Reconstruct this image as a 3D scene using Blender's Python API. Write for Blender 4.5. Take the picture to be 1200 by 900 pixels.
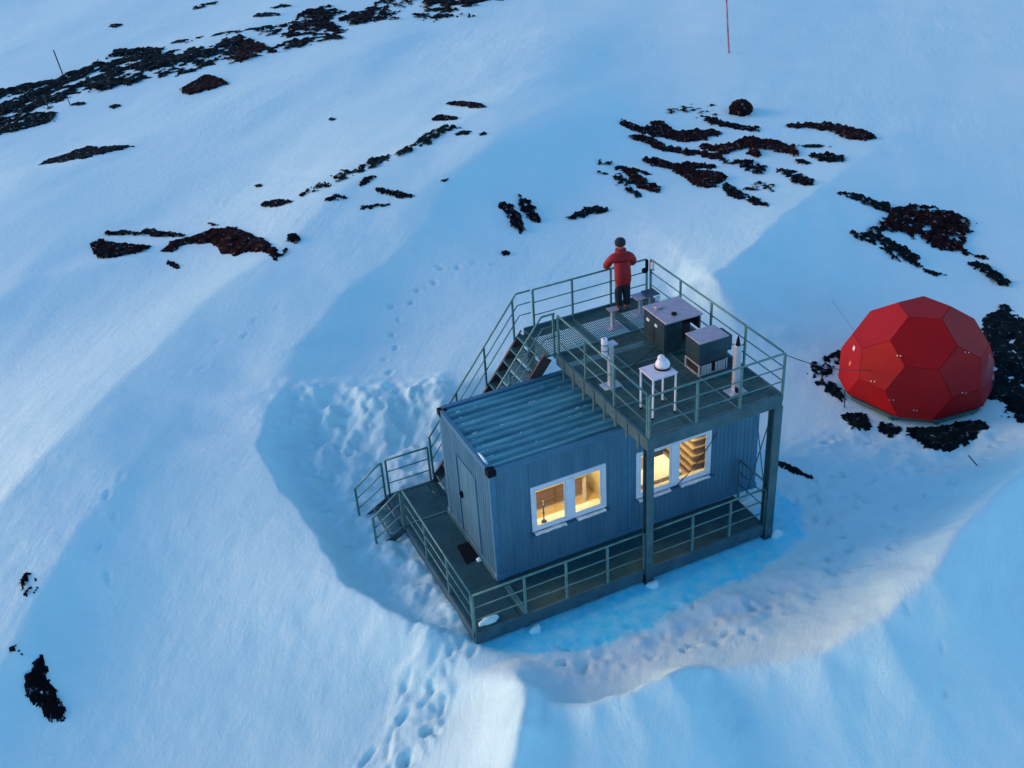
import bpy, bmesh, math, random
import numpy as np
from mathutils import Vector, Matrix
R = math.radians
scene = bpy.context.scene
for o in list(bpy.data.objects): bpy.data.objects.remove(o)
COL = scene.collection

# ------------------------------------------------------------------ camera
CAM = np.array([-6.036384, -15.243434, 14.606215]); FPX = 1299.466
YAW, PITCH, ROLL = 0.4091564, -0.5539540, -0.0665807
def cam_axes():
    cy, sy, cp, sp = math.cos(YAW), math.sin(YAW), math.cos(PITCH), math.sin(PITCH)
    F = np.array([sy*cp, cy*cp, sp]); Rt = np.array([cy, -sy, 0.]); U = np.cross(Rt, F)
    c, s = math.cos(ROLL), math.sin(ROLL)
    return c*Rt + s*U, -s*Rt + c*U, F
CR, CU, CF = cam_axes()
cam = bpy.data.cameras.new("camera"); cam.sensor_width = 36; cam.lens = FPX/1200*36
cam.clip_start = .1; cam.clip_end = 3000
co = bpy.data.objects.new("camera", cam); COL.objects.link(co)
m = Matrix.Identity(4)
for i in range(3):
    m[i][0] = CR[i]; m[i][1] = CU[i]; m[i][2] = -CF[i]; m[i][3] = CAM[i]
co.matrix_world = m; scene.camera = co

# ------------------------------------------------------------------ world, sun, exposure
SUN_AZ = 303.0      # compass bearing of the glow, degrees clockwise from +Y
SUN_EL = 13.0
w = bpy.data.worlds.new("World"); scene.world = w; w.use_nodes = True
nt = w.node_tree; nt.nodes.clear()
sky = nt.nodes.new("ShaderNodeTexSky"); sky.sky_type = 'NISHITA'; sky.sun_disc = False
sky.sun_elevation = R(SUN_EL); sky.sun_rotation = R(SUN_AZ)
sky.ozone_density = 3.6; sky.air_density = 1.0; sky.dust_density = 0.2; sky.altitude = 1500
bg = nt.nodes.new("ShaderNodeBackground"); bg.inputs[1].default_value = 0.15
wo = nt.nodes.new("ShaderNodeOutputWorld")
nt.links.new(sky.outputs[0], bg.inputs[0]); nt.links.new(bg.outputs[0], wo.inputs[0])
sl = bpy.data.lights.new("sun", 'SUN'); sl.energy = 1.4; sl.angle = R(30); sl.color = (1.0, .46, .16)
so = bpy.data.objects.new("sun", sl); COL.objects.link(so)
az, el = R(SUN_AZ), R(SUN_EL)
sd = Vector((math.sin(az)*math.cos(el), math.cos(az)*math.cos(el), math.sin(el)))
so.rotation_euler = sd.to_track_quat('Z', 'Y').to_euler()
scene.view_settings.view_transform = 'Standard'; scene.view_settings.look = 'None'
scene.view_settings.exposure = 1.1; scene.view_settings.gamma = 1.0
scene.render.engine = 'CYCLES'

# ------------------------------------------------------------------ noise
def _hash(ix, iy, seed):
    n = (ix.astype(np.int64)*374761393 + iy.astype(np.int64)*668265263 + seed*1442695041) & 0xffffffff
    n = ((n ^ (n >> 13))*1274126177) & 0xffffffff
    n = (n ^ (n >> 16)) & 0xffffffff
    return n/4294967295.0*2 - 1
def noise2(x, y, seed=0):
    ix, iy = np.floor(x), np.floor(y); fx, fy = x-ix, y-iy
    ux = fx*fx*fx*(fx*(fx*6-15)+10); uy = fy*fy*fy*(fy*(fy*6-15)+10)
    a, b = _hash(ix, iy, seed), _hash(ix+1, iy, seed)
    c, d = _hash(ix, iy+1, seed), _hash(ix+1, iy+1, seed)
    return (a*(1-ux)+b*ux)*(1-uy) + (c*(1-ux)+d*ux)*uy
def fbm(x, y, seed=0, octs=4, gain=.5):
    s = 0; a = 1.; t = 0
    for o in range(octs):
        c, q = math.cos(o*1.1), math.sin(o*1.1)
        s = s + a*noise2(x*c-y*q+o*17.3, x*q+y*c-o*9.1, seed+o*31); t += a; a *= gain; x = x*2.03; y = y*2.03
    return s/t
def smooth(a, b, x):
    t = np.clip((x-a)/(b-a), 0, 1); return t*t*(3-2*t)

# ------------------------------------------------------------------ surveying: photo direction -> point on the ground
GZ = -0.33
def ray(px, py): return CF + (px-600)/FPX*CR - (py-450)/FPX*CU
def G(px, py, z=GZ):
    d = ray(px, py); t = (z-CAM[2])/d[2]; p = CAM + t*d; return float(p[0]), float(p[1])

def seg_dist(X, Y, pts, vals):
    """smooth distance to a polyline, side blend (1 = left, 0 = right) and the values blended along it"""
    n = len(pts); D, S, V = [], [], []
    for i in range(n-1):
        (ax, ay), (bx, by) = pts[i], pts[i+1]
        dx, dy = bx-ax, by-ay; L2 = dx*dx+dy*dy
        t = np.clip(((X-ax)*dx+(Y-ay)*dy)/L2, 0, 1)
        di = np.hypot(X-(ax+t*dx), Y-(ay+t*dy)); D.append(di); S.append(.5+.5*np.tanh((dx*(Y-ay)-dy*(X-ax))/math.sqrt(L2)/(.22*di+.01)))
        V.append([vals[i][k]*(1-t)+vals[i+1][k]*t for k in range(len(vals[0]))])
    D = np.stack(D); dm = D.min(0)
    W = np.exp(-(D-dm)/(.04+.22*dm)); W /= W.sum(0)
    d = (W*D).sum(0); side = (W*np.stack(S)).sum(0)
    return d, side, [sum(W[i]*V[i][k] for i in range(n-1)) for k in range(len(vals[0]))]

# drift crests: (x, y, height, width on the left of travel, width on the right of travel), surveyed along the photo
def crest(rows):
    return [G(r[0], r[1], GZ+r[2]*.9) for r in rows], [r[2:] for r in rows]
WD = np.array([.65, .76])
CRESTS = [
 # rim of the wind scoop: from the path at the front, round the left, behind the cabin, on into the long drift at the right
 crest([(545,752,.12,1.5,.25),(500,735,.35,1.8,.22),(450,715,.5,2.2,.22),(410,688,.58,2.5,.25),(378,650,.62,3,.28),(352,602,.66,3.2,.32),
        (322,572,.70,3.5,.4),(308,535,.72,3.5,.6),(316,500,.62,3.5,.7),(345,474,.5,3.5,.9),(400,470,.5,4,1.2),(460,473,.6,4,1.3),(530,462,.8,5,1.5),
        (620,430,.9,6,1.8),(720,385,.95,6,1.8),(790,352,1.0,6,1.9),(835,328,1.5,6,2.0),(880,290,1.5,6,2.2),(930,243,1.3,7,2.6),(990,195,.8,7,3),(1060,150,.25,7,3),(1120,115,0,7,3)]),
 # crest at the bottom, then the wide bank sweeping up the right side
 crest([(575,960,.3,1.2,.9),(590,900,.5,1.1,.5),(606,850,.65,1.0,.4),(620,812,.55,.9,.35),(612,795,.3,.8,.4),(596,780,0,.8,.5)]),
 crest([(625,835,0,.4,1.0),(660,838,.30,.25,1.1),(700,836,.45,.25,1.2),(745,822,.58,.25,1.4),(785,796,.72,.28,1.6),(803,783,.6,.4,2.0),(840,782,.4,.7,3),
        (900,780,.45,1.0,3.2),(960,765,.65,1.2,3.5),(1030,728,1.0,1.2,4),(1090,675,1.35,1.3,4.5),(1120,625,1.45,1.1,5),(1160,590,1.5,1.1,5),(1200,556,1.5,1.2,5),(1290,500,1.5,1.3,5),(1400,440,1.5,1.4,5)]),
 # long soft drifts running with the wind
 crest([(300,545,0,3,1.5),(322,490,.35,4,1.6),(352,440,.6,5,1.7),(400,372,.85,6,2.0),(470,312,1.0,7,2.4),(520,255,1.0,8,2.8),(600,185,.9,9,3.4),(700,112,.5,10,5),(820,40,.2,12,6)]),
 crest([(-160,790,.6,5,3),(0,600,.8,4,2.6),(60,545,.8,4,2.6),(150,470,.75,5,2.8),(240,395,.65,6,3),(330,330,.6,6,3),(420,255,.75,7,2.4),(500,210,.7,7,2.8),(600,140,.4,8,3.5)]),
 crest([(-60,300,.8,9,4),(40,215,.8,9,4),(150,180,.6,10,5),(300,110,.5,12,6),(480,50,.4,14,8)]),
 crest([(-100,830,.5,2.5,1.3),(0,735,.6,2.5,1.3),(80,650,.55,2.8,1.4),(150,585,.35,3,1.6),(230,520,.0,3,2)]),
 crest([(-60,420,.3,4,1.6),(40,365,.4,5,1.8),(160,330,.35,6,2),(300,290,.2,6,2.4),(380,262,0,6,3)]),
 crest([(440,330,0,4,1.5),(520,262,.35,4,1.6),(600,215,.4,5,1.8),(680,160,.3,6,2),(760,110,0,6,2.5)]),
]
def poly_sdf(X, Y, poly):
    d = np.full(X.shape, 1e9); ins = np.zeros(X.shape, bool); n = len(poly)
    for i in range(n):
        (ax, ay), (bx, by) = poly[i], poly[(i+1) % n]
        dx, dy = bx-ax, by-ay; t = np.clip(((X-ax)*dx+(Y-ay)*dy)/(dx*dx+dy*dy+1e-12), 0, 1)
        d = np.minimum(d, np.hypot(X-ax-t*dx, Y-ay-t*dy))
        c = ((ay > Y) != (by > Y)) & (X < (bx-ax)*(Y-ay)/((by-ay) if by != ay else 1e-12)+ax)
        ins ^= c
    return np.where(ins, d, -d)
GP = lambda pts: [G(*p) for p in pts]
LUMPY = GP([(350,495),(420,482),(520,478),(540,560),(500,640),(560,740),(520,735),(455,700),(415,672),(385,630),(345,570),(326,530)])
TRAMP = GP([(905,520),(980,500),(1180,500),(1190,540),(1120,600),(1030,700),(900,765),(780,780),(700,828),(640,820),(590,770),(700,735),(860,670),(930,640)])
PATH = GP([(500,735),(560,740),(545,800),(500,870),(470,930),(400,930),(440,850),(455,780)])
ICE = GP([(545,752),(620,700),(760,660),(880,610),(905,575),(938,590),(945,625),(925,650),(860,683),(800,715),(740,742),(690,762),(620,772),(565,762)])
def pit_z(X, Y):
    """terrain height at points (arrays)"""
    h = np.full(X.shape, GZ)
    Xw = X+.14*fbm(X/2.2, Y/2.2, 201, 2)+.02*noise2(X/.3, Y/.3, 203); Yw = Y+.14*fbm(X/2.2, Y/2.2, 205, 2)+.02*noise2(X/.3, Y/.3, 207)
    for ci, (pts, vals) in enumerate(CRESTS):
        k0 = 1.0 if ci == 0 else 0
        d, sd_, (H, wl, wr) = seg_dist(Xw+k0*(.10*fbm(X/.7, Y/.7, 211, 3)), Yw+k0*(.10*fbm(X/.7, Y/.7, 213, 3)), pts, vals)
        e = .06; a = np.sqrt(d*d+e*e)-e
        wv = wl*sd_+wr*(1-sd_)
        k = smooth(1.3, 2.6, wv)
        f = H*(np.exp(-(a/wv)**1.3)*(1-k) + (np.exp(-a/wv)*.5 + .5*np.exp(-(a/wv/1.8)**2))*k)
        if ci == 2:      # the bank falls away steadily on its outer side
            f = f*sd_ + (H - 7.0*(1-np.exp(-a*.56/7.0)))*(1-sd_)
        h = h + f
    near = np.exp(-(np.maximum(np.hypot((X-2.6)/6.5, (Y-1)/4.8)-.75, 0)/.5)**2)
    keep = 1-near
    u = X*WD[0]+Y*WD[1]; v = -X*WD[1]+Y*WD[0]
    wv_ = .9*fbm(X/5, Y/5, 15, 2)
    h = h + keep*.45*fbm(u/26, v/9, 5, 2) + keep*.05*fbm(u/9, (v+wv_)/2.0, 9, 2)
    rel = .5+.5*fbm(X/9, Y/9, 77, 2)
    h = h + .010*(.25+keep)*fbm(u/1.3+wv_, (v+wv_)/.6, 21, 4)*rel
    lm = smooth(-.4, .4, poly_sdf(X, Y, LUMPY))
    n1 = fbm(X/1.1+.3*fbm(X, Y, 3, 2), Y/1.1, 41, 3); n2 = fbm(X/.38, Y/.38, 43, 3)
    h = h + lm*(.20*np.abs(n1)+.17*np.maximum(n2, -.1)+.07*np.maximum(fbm(X/.17, Y/.17, 47, 2), 0)-.02)
    tm = smooth(-.5, .8, poly_sdf(X, Y, TRAMP))
    h = h + tm*(.10*fbm(X/.9, Y/.55, 51, 3)+.05*np.maximum(fbm(X/.22, Y/.2, 53, 3), -.15))
    pm = smooth(-.1, .3, poly_sdf(X, Y, PATH))
    h = h + pm*(.07*fbm(X/.5, Y/.5, 61, 3)+.035*fbm(X/.16, Y/.16, 63, 2))
    im = smooth(-.2, .35, poly_sdf(X, Y, ICE))
    h = h*(1-im) + im*(GZ+.015*fbm(X/.5, Y/.5, 71, 2))
    return h
def terrain1(x, y): return float(pit_z(np.array([x]), np.array([y]))[0])

# ------------------------------------------------------------------ terrain grid
def axis(lo, hi, step, far, grow=1.022):
    mid = list(np.arange(lo, hi+1e-6, step)); s = step; a = lo; left = []
    while a > -far: s *= grow; a -= s; left.append(a)
    s = step; b = hi; right = []
    while b < far: s *= grow; b += s; right.append(b)
    return np.array(left[::-1]+mid+right)
AX = axis(-7.5, 14.5, .055, 420); AY = axis(-7, 9.5, .055, 420)
XX, YY = np.meshgrid(AX, AY); ZZ = pit_z(XX.ravel(), YY.ravel()).reshape(XX.shape)
rng = random.Random(4)
def dent(x, y, rx, ry, ang, depth, rim=.35):
    """a footprint pressed into the snow"""
    r = max(rx, ry)*2.4
    i0, i1 = np.searchsorted(AX, [x-r, x+r]); j0, j1 = np.searchsorted(AY, [y-r, y+r])
    if i1-i0 < 3 or j1-j0 < 3: return
    dx, dy = XX[j0:j1, i0:i1]-x, YY[j0:j1, i0:i1]-y; c, s = math.cos(ang), math.sin(ang)
    q = ((dx*c+dy*s)/rx)**2 + ((-dx*s+dy*c)/ry)**2
    ZZ[j0:j1, i0:i1] += -depth*np.exp(-q*q*.7) + depth*rim*np.exp(-(np.sqrt(q)-1.5)**2*6)
def track(pts, stride, spread, depth, size=(.17,.09), jit=.08):
    P = [G(*p) for p in pts]; k = 0
    for a, b in zip(P[:-1], P[1:]):
        L = math.dist(a, b); n = max(1, int(L/stride)); ang = math.atan2(b[1]-a[1], b[0]-a[0])
        for i in range(n):
            t = i/n; s = spread*(1 if k % 2 else -1)
            x = a[0]+(b[0]-a[0])*t-math.sin(ang)*s+rng.uniform(-jit, jit); y = a[1]+(b[1]-a[1])*t+math.cos(ang)*s+rng.uniform(-jit, jit)
            dent(x, y, size[0]*rng.uniform(.8,1.3), size[1]*rng.uniform(.8,1.3), ang+rng.uniform(-.4,.4), depth*rng.uniform(.6,1.2)); k += 1
track([(528,745),(512,790),(500,832),(478,862),(462,905)], .42, .11, .055, (.11,.06), .05)
track([(545,755),(520,800),(490,850),(440,905)], .3, .16, .05, (.12,.06), .18)
track([(505,745),(480,800),(440,850),(405,900)], .35, .15, .045, (.26,.06), .22)
for px, py, dd_ in ((498,833,.12),(468,862,.10),(432,893,.08),(470,893,.09)): dent(*G(px, py), .12, .08, rng.uniform(0,1), dd_, .15)
track([(120,690),(135,640),(145,600),(165,575)], .55, .1, .025, (.12,.06)); track([(240,480),(270,455),(310,430),(350,400)], .6, .12, .022, (.13,.06))
track([(455,470),(462,440),(470,400),(520,360),(600,340)], .5, .12, .04, (.11,.07))
for _ in range(260):
    x, y = G(rng.uniform(650,1180), rng.uniform(510,790))
    if poly_sdf(np.array([x]), np.array([y]), TRAMP)[0] > .2: dent(x, y, rng.uniform(.06,.16), rng.uniform(.04,.08), rng.uniform(0,3), rng.uniform(.02,.06), .2)
track([(1060,760),(1110,820),(1150,870)], .6, .1, .03, (.1,.06))

def grid_mesh(name, XX, YY, ZZ, mask=None):
    ny, nx = XX.shape
    v = np.stack([XX.ravel(), YY.ravel(), ZZ.ravel()], 1)
    j, i = np.mgrid[0:ny-1, 0:nx-1]; a = (j*nx+i).ravel()
    f = np.stack([a, a+1, a+nx+1, a+nx], 1)
    if mask is not None:
        keep = mask[:-1,:-1]&mask[1:,:-1]&mask[:-1,1:]&mask[1:,1:]; f = f[keep.ravel()]
        used = np.unique(f); re = np.zeros(len(v), np.int64); re[used] = np.arange(len(used)); v = v[used]; f = re[f]
    me = bpy.data.meshes.new(name)
    me.vertices.add(len(v)); me.vertices.foreach_set("co", v.astype(np.float32).ravel())
    me.loops.add(f.size); me.loops.foreach_set("vertex_index", f.astype(np.int32).ravel())
    me.polygons.add(len(f)); me.polygons.foreach_set("loop_start", np.arange(0, f.size, 4, dtype=np.int32))
    me.update(calc_edges=True); me.shade_smooth()
    return me

# ------------------------------------------------------------------ materials
def mat(name, base=(.5,.5,.5), rough=.6, metal=0, spec=.5):
    mt = bpy.data.materials.new(name); mt.use_nodes = True
    b = mt.node_tree.nodes["Principled BSDF"]
    b.inputs["Base Color"].default_value = (*base, 1); b.inputs["Roughness"].default_value = rough
    b.inputs["Metallic"].default_value = metal; b.inputs["Specular IOR Level"].default_value = spec
    return mt, mt.node_tree, b
def N(t, typ, **kw):
    n = t.nodes.new(typ)
    for k, v in kw.items():
        if k in n.inputs: n.inputs[k].default_value = v
        else: setattr(n, k, v)
    return n
def ramp(t, src, stops):
    r = t.nodes.new("ShaderNodeValToRGB"); e = r.color_ramp.elements
    while len(e) < len(stops): e.new(.5)
    for el_, (p, c) in zip(e, stops): el_.position = p; el_.color = (*c, 1) if len(c) == 3 else c
    t.links.new(src, r.inputs[0]); return r
def weathered(name, c1, c2, scale=3, rough=(.4,.7), metal=0, bump=.0, stretch=(1,1,1), spec=.5, detail=6):
    mt, t, b = mat(name, c1, rough[0], metal, spec)
    tc = N(t, "ShaderNodeTexCoord"); mp = N(t, "ShaderNodeMapping"); mp.inputs["Scale"].default_value = stretch
    n = N(t, "ShaderNodeTexNoise", Scale=scale, Detail=detail, Roughness=.65)
    t.links.new(tc.outputs["Object"], mp.inputs[0]); t.links.new(mp.outputs[0], n.inputs["Vector"])
    r = ramp(t, n.outputs[0], [(.35, c1), (.68, c2)]); t.links.new(r.outputs[0], b.inputs["Base Color"])
    mr = N(t, "ShaderNodeMapRange"); mr.inputs[3].default_value = rough[0]; mr.inputs[4].default_value = rough[1]
    t.links.new(n.outputs[0], mr.inputs[0]); t.links.new(mr.outputs[0], b.inputs["Roughness"])
    if bump:
        n2 = N(t, "ShaderNodeTexNoise", Scale=scale*12, Detail=4); t.links.new(mp.outputs[0], n2.inputs["Vector"])
        bp = N(t, "ShaderNodeBump", Strength=bump, Distance=.01); t.links.new(n2.outputs[0], bp.inputs["Height"]); t.links.new(bp.outputs[0], b.inputs["Normal"])
    return mt
M = {}
M['rail'] = weathered('galvanised_rail', (.11,.27,.26), (.06,.17,.165), 6, (.35,.6), .35)
M['beam'] = weathered('galvanised_beam', (.06,.15,.17), (.03,.09,.11), 3, (.4,.7), .3, .2)
M['grate'] = weathered('grating_steel', (.09,.25,.25), (.05,.15,.16), 5, (.4,.65), .4)
M['plate'] = weathered('deck_plate', (.02,.10,.10), (.012,.06,.07), 2.5, (.35,.7), .2, .3)
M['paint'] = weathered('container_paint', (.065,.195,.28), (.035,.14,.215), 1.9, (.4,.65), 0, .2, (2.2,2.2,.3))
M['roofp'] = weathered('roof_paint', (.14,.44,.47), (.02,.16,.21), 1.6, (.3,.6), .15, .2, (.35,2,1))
M['frame'] = weathered('container_frame', (.05,.19,.29), (.035,.14,.24), 3, (.4,.6), 0, .1)
M['dark'] = mat('dark_rubber', (.004,.007,.012), .8, 0, .15)[0]
M['upvc'] = weathered('white_window_frame', (.72,.78,.82), (.62,.68,.72), 4, (.3,.45))
M['sill'] = weathered('sill_snow', (.80,.80,.80), (.62,.65,.68), 9, (.5,.8), 0, .6)
M['steel'] = weathered('stainless_lit', (.52,.48,.50), (.40,.38,.41), 7, (.3,.5), .55, .05)  # light on upward steel faces is put into this pale pinkish colour
M['steeld'] = weathered('stainless_shaded', (.05,.11,.14), (.025,.055,.07), 3, (.25,.5), .6)  # same steel, with the shade on its sides painted in as a darker colour
M['white'] = weathered('white_paint', (.75,.78,.80), (.62,.66,.70), 8, (.3,.5))
M['alu'] = weathered('aluminium', (.55,.62,.66), (.40,.47,.52), 8, (.3,.5), .5)
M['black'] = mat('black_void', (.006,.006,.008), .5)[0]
M['red'] = weathered('dome_gelcoat', (.36,.008,.010), (.28,.006,.009), 1.3, (.55,.6), 0, .0, (1,1,1), .15)
M['redseam'] = mat('dome_seam', (.12,.006,.008), .6)[0]
M['rust'] = weathered('rusty_stringer', (.075,.05,.05), (.03,.03,.035), 7, (.6,.8))
M['skin'] = mat('skin', (.30,.13,.09), .6)[0]
M['jacket'] = weathered('red_jacket', (.30,.004,.006), (.20,.003,.005), 9, (.7,.85), 0, .5)
M['trouser'] = weathered('dark_trousers', (.018,.014,.03), (.01,.01,.018), 9, (.8,.9))
M['hat'] = weathered('dark_knit', (.014,.016,.03), (.008,.01,.02), 20, (.85,.95), 0, .5)
M['boot'] = weathered('brown_boot', (.10,.05,.035), (.04,.022,.02), 12, (.6,.8))
M['pole'] = weathered('red_pole', (.32,.035,.05), (.5,.30,.32), 2.2, (.5,.7), 0, 0, (.1,.1,3))
M['stick'] = mat('dark_stick', (.03,.035,.05), .8)[0]
M['sticker_w'] = mat('white_sticker', (.8,.8,.8), .5)[0]; M['sticker_o'] = mat('orange_sticker', (.75,.22,.04), .5)[0]
M['wood'] = weathered('interior_floor', (.62,.43,.17), (.48,.32,.12), 3, (.5,.6), 0, 0, (1,6,1))
M['iwall'] = weathered('interior_wall', (.70,.60,.38), (.58,.48,.30), 2, (.7,.8))
M['iwhite'] = mat('interior_white', (.85,.78,.62), .5)[0]
M['slat'] = weathered('pine_slats', (.70,.50,.22), (.50,.33,.12), 5, (.5,.6), 0, 0, (1,8,1))
M['candle'] = mat('dark_brass', (.09,.06,.03), .4, .6)[0]
M['crimson'] = mat('crimson_cloth', (.45,.02,.04), .8)[0]
M['navy'] = mat('navy_cloth', (.04,.04,.10), .8)[0]
mt, t, b = mat('bulged_disc', (.30,.10,.16), .15); b.inputs["Alpha"].default_value = .22; M['bubble'] = mt
# window glass: clear with a reflection, lets the lamp light out
mt = bpy.data.materials.new('window_glass'); mt.use_nodes = True; t = mt.node_tree; t.nodes.clear()
tr = N(t, "ShaderNodeBsdfTransparent"); tr.inputs[0].default_value = (.95,.97,.96,1)
gl = N(t, "ShaderNodeBsdfGlossy"); gl.inputs["Roughness"].default_value = .03
fr = N(t, "ShaderNodeValue"); fr.outputs[0].default_value = .07; mx = N(t, "ShaderNodeMixShader"); ou = N(t, "ShaderNodeOutputMaterial")
t.links.new(fr.outputs[0], mx.inputs[0]); t.links.new(tr.outputs[0], mx.inputs[1]); t.links.new(gl.outputs[0], mx.inputs[2]); t.links.new(mx.outputs[0], ou.inputs[0])
M['glass'] = mt
# snow with bare ice where the attribute says so
mt, t, b = mat('snow', (.8,.86,.92), .55, 0, .35)
at_ = N(t, "ShaderNodeAttribute", attribute_name="ice"); geo = N(t, "ShaderNodeNewGeometry")
nA = N(t, "ShaderNodeTexNoise", Scale=1.1, Detail=8, Roughness=.7); t.links.new(geo.outputs["Position"], nA.inputs["Vector"])
ad = N(t, "ShaderNodeMath", operation='ADD'); t.links.new(at_.outputs["Fac"], ad.inputs[0])
sb = N(t, "ShaderNodeMath", operation='MULTIPLY_ADD'); t.links.new(nA.outputs[0], sb.inputs[0]); sb.inputs[1].default_value = 1.3; sb.inputs[2].default_value = -.65
t.links.new(sb.outputs[0], ad.inputs[1])
rI = ramp(t, ad.outputs[0], [(.25, (0,0,0)), (.55, (1,1,1))])
nB = N(t, "ShaderNodeTexNoise", Scale=.35, Detail=5); t.links.new(geo.outputs["Position"], nB.inputs["Vector"])
rS = ramp(t, nB.outputs[0], [(.3, (.55,.90,.88)), (.7, (.61,.93,.91))])
nC = N(t, "ShaderNodeTexNoise", Scale=3.5, Detail=6, Roughness=.7); t.links.new(geo.outputs["Position"], nC.inputs["Vector"])
rC = ramp(t, nC.outputs[0], [(.3, (.02,.76,.97)), (.75, (.34,.86,.95))])
at2 = N(t, "ShaderNodeAttribute", attribute_name="dirt")
mD = N(t, "ShaderNodeMixRGB"); mD.inputs[2].default_value = (.60,.74,.76,1)
d2 = N(t, "ShaderNodeMath", operation='MULTIPLY'); t.links.new(at2.outputs["Fac"], d2.inputs[0]); t.links.new(nC.outputs[0], d2.inputs[1])
t.links.new(d2.outputs[0], mD.inputs[0]); t.links.new(rS.outputs[0], mD.inputs[1])
mI = N(t, "ShaderNodeMixRGB"); t.links.new(rI.outputs[0], mI.inputs[0]); t.links.new(mD.outputs[0], mI.inputs[1]); t.links.new(rC.outputs[0], mI.inputs[2])
t.links.new(mI.outputs[0], b.inputs["Base Color"])
rR = ramp(t, rI.outputs[0], [(0, (.6,.6,.6)), (1, (.14,.14,.14))]); t.links.new(rR.outputs[0], b.inputs["Roughness"])
mp = N(t, "ShaderNodeMapping"); mp.inputs["Rotation"].default_value = (0,0,-math.atan2(WD[1], WD[0])); mp.inputs["Scale"].default_value = (.4,1.8,1)
# rotate first, then stretch: two mapping nodes
mp1 = N(t, "ShaderNodeMapping"); mp1.inputs["Rotation"].default_value = (0,0,-math.atan2(WD[1], WD[0])); mp.inputs["Rotation"].default_value = (0,0,0)
t.links.new(geo.outputs["Position"], mp1.inputs[0]); t.links.new(mp1.outputs[0], mp.inputs[0])
b1 = N(t, "ShaderNodeTexNoise", Scale=2.2, Detail=8, Roughness=.6, Distortion=.5); t.links.new(mp.outputs[0], b1.inputs["Vector"])
b2 = N(t, "ShaderNodeTexNoise", Scale=7, Detail=8, Roughness=.75); t.links.new(geo.outputs["Position"], b2.inputs["Vector"])
bp1 = N(t, "ShaderNodeBump", Strength=.2, Distance=.045); t.links.new(b1.outputs[0], bp1.inputs["Height"])
bp2 = N(t, "ShaderNodeBump", Strength=.7, Distance=.026); t.links.new(b2.outputs[0], bp2.inputs["Height"]); t.links.new(bp1.outputs[0], bp2.inputs["Normal"])
mp3 = N(t, "ShaderNodeMapping"); mp3.inputs["Scale"].default_value = (.42,1.2,1); t.links.new(mp1.outputs[0], mp3.inputs[0])
b3 = N(t, "ShaderNodeTexNoise", Scale=.9, Detail=6, Roughness=.6, Distortion=.4); t.links.new(mp3.outputs[0], b3.inputs["Vector"])
n4 = N(t, "ShaderNodeTexNoise", Scale=.09, Detail=2); t.links.new(geo.outputs["Position"], n4.inputs["Vector"])
r4 = ramp(t, n4.outputs[0], [(.40, (.03,.03,.03)), (.66, (.45,.45,.45))])
bp3 = N(t, "ShaderNodeBump", Distance=.16); t.links.new(r4.outputs[0], bp3.inputs["Strength"]); t.links.new(b3.outputs[0], bp3.inputs["Height"]); t.links.new(bp3.outputs[0], bp1.inputs["Normal"])
t.links.new(bp2.outputs[0], b.inputs["Normal"]); M['snow'] = mt
# rock and heath
def rockmat(name, dark, rust, amt):
    mt, t, b = mat(name, dark, 1, 0, .08)
    geo = N(t, "ShaderNodeNewGeometry")
    n = N(t, "ShaderNodeTexNoise", Scale=2.2, Detail=10, Roughness=.75); n2 = N(t, "ShaderNodeTexNoise", Scale=6, Detail=8, Roughness=.8)
    for q in (n, n2): t.links.new(geo.outputs["Position"], q.inputs["Vector"])
    r = ramp(t, n.outputs[0], [(.5-amt*.25, dark), (.5+.12, rust)])
    r2 = ramp(t, n2.outputs[0], [(.585, (0,0,0)), (.66, (1,1,1))])
    mx = N(t, "ShaderNodeMixRGB"); mx.inputs[2].default_value = (.55,.63,.7,1)
    t.links.new(r2.outputs[0], mx.inputs[0]); t.links.new(r.outputs[0], mx.inputs[1]); t.links.new(mx.outputs[0], b.inputs["Base Color"])
    bp = N(t, "ShaderNodeBump", Strength=1, Distance=.08); t.links.new(n2.outputs[0], bp.inputs["Height"]); t.links.new(bp.outputs[0], b.inputs["Normal"])
    return mt
M['rock'] = rockmat('dark_rock', (.002,.006,.009), (.008,.007,.009), .3)
M['heath'] = rockmat('rusty_heath', (.003,.005,.008), (.026,.008,.007), .8)
M['green'] = rockmat('dark_moss', (.001,.007,.010), (.003,.017,.018), .5)

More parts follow.
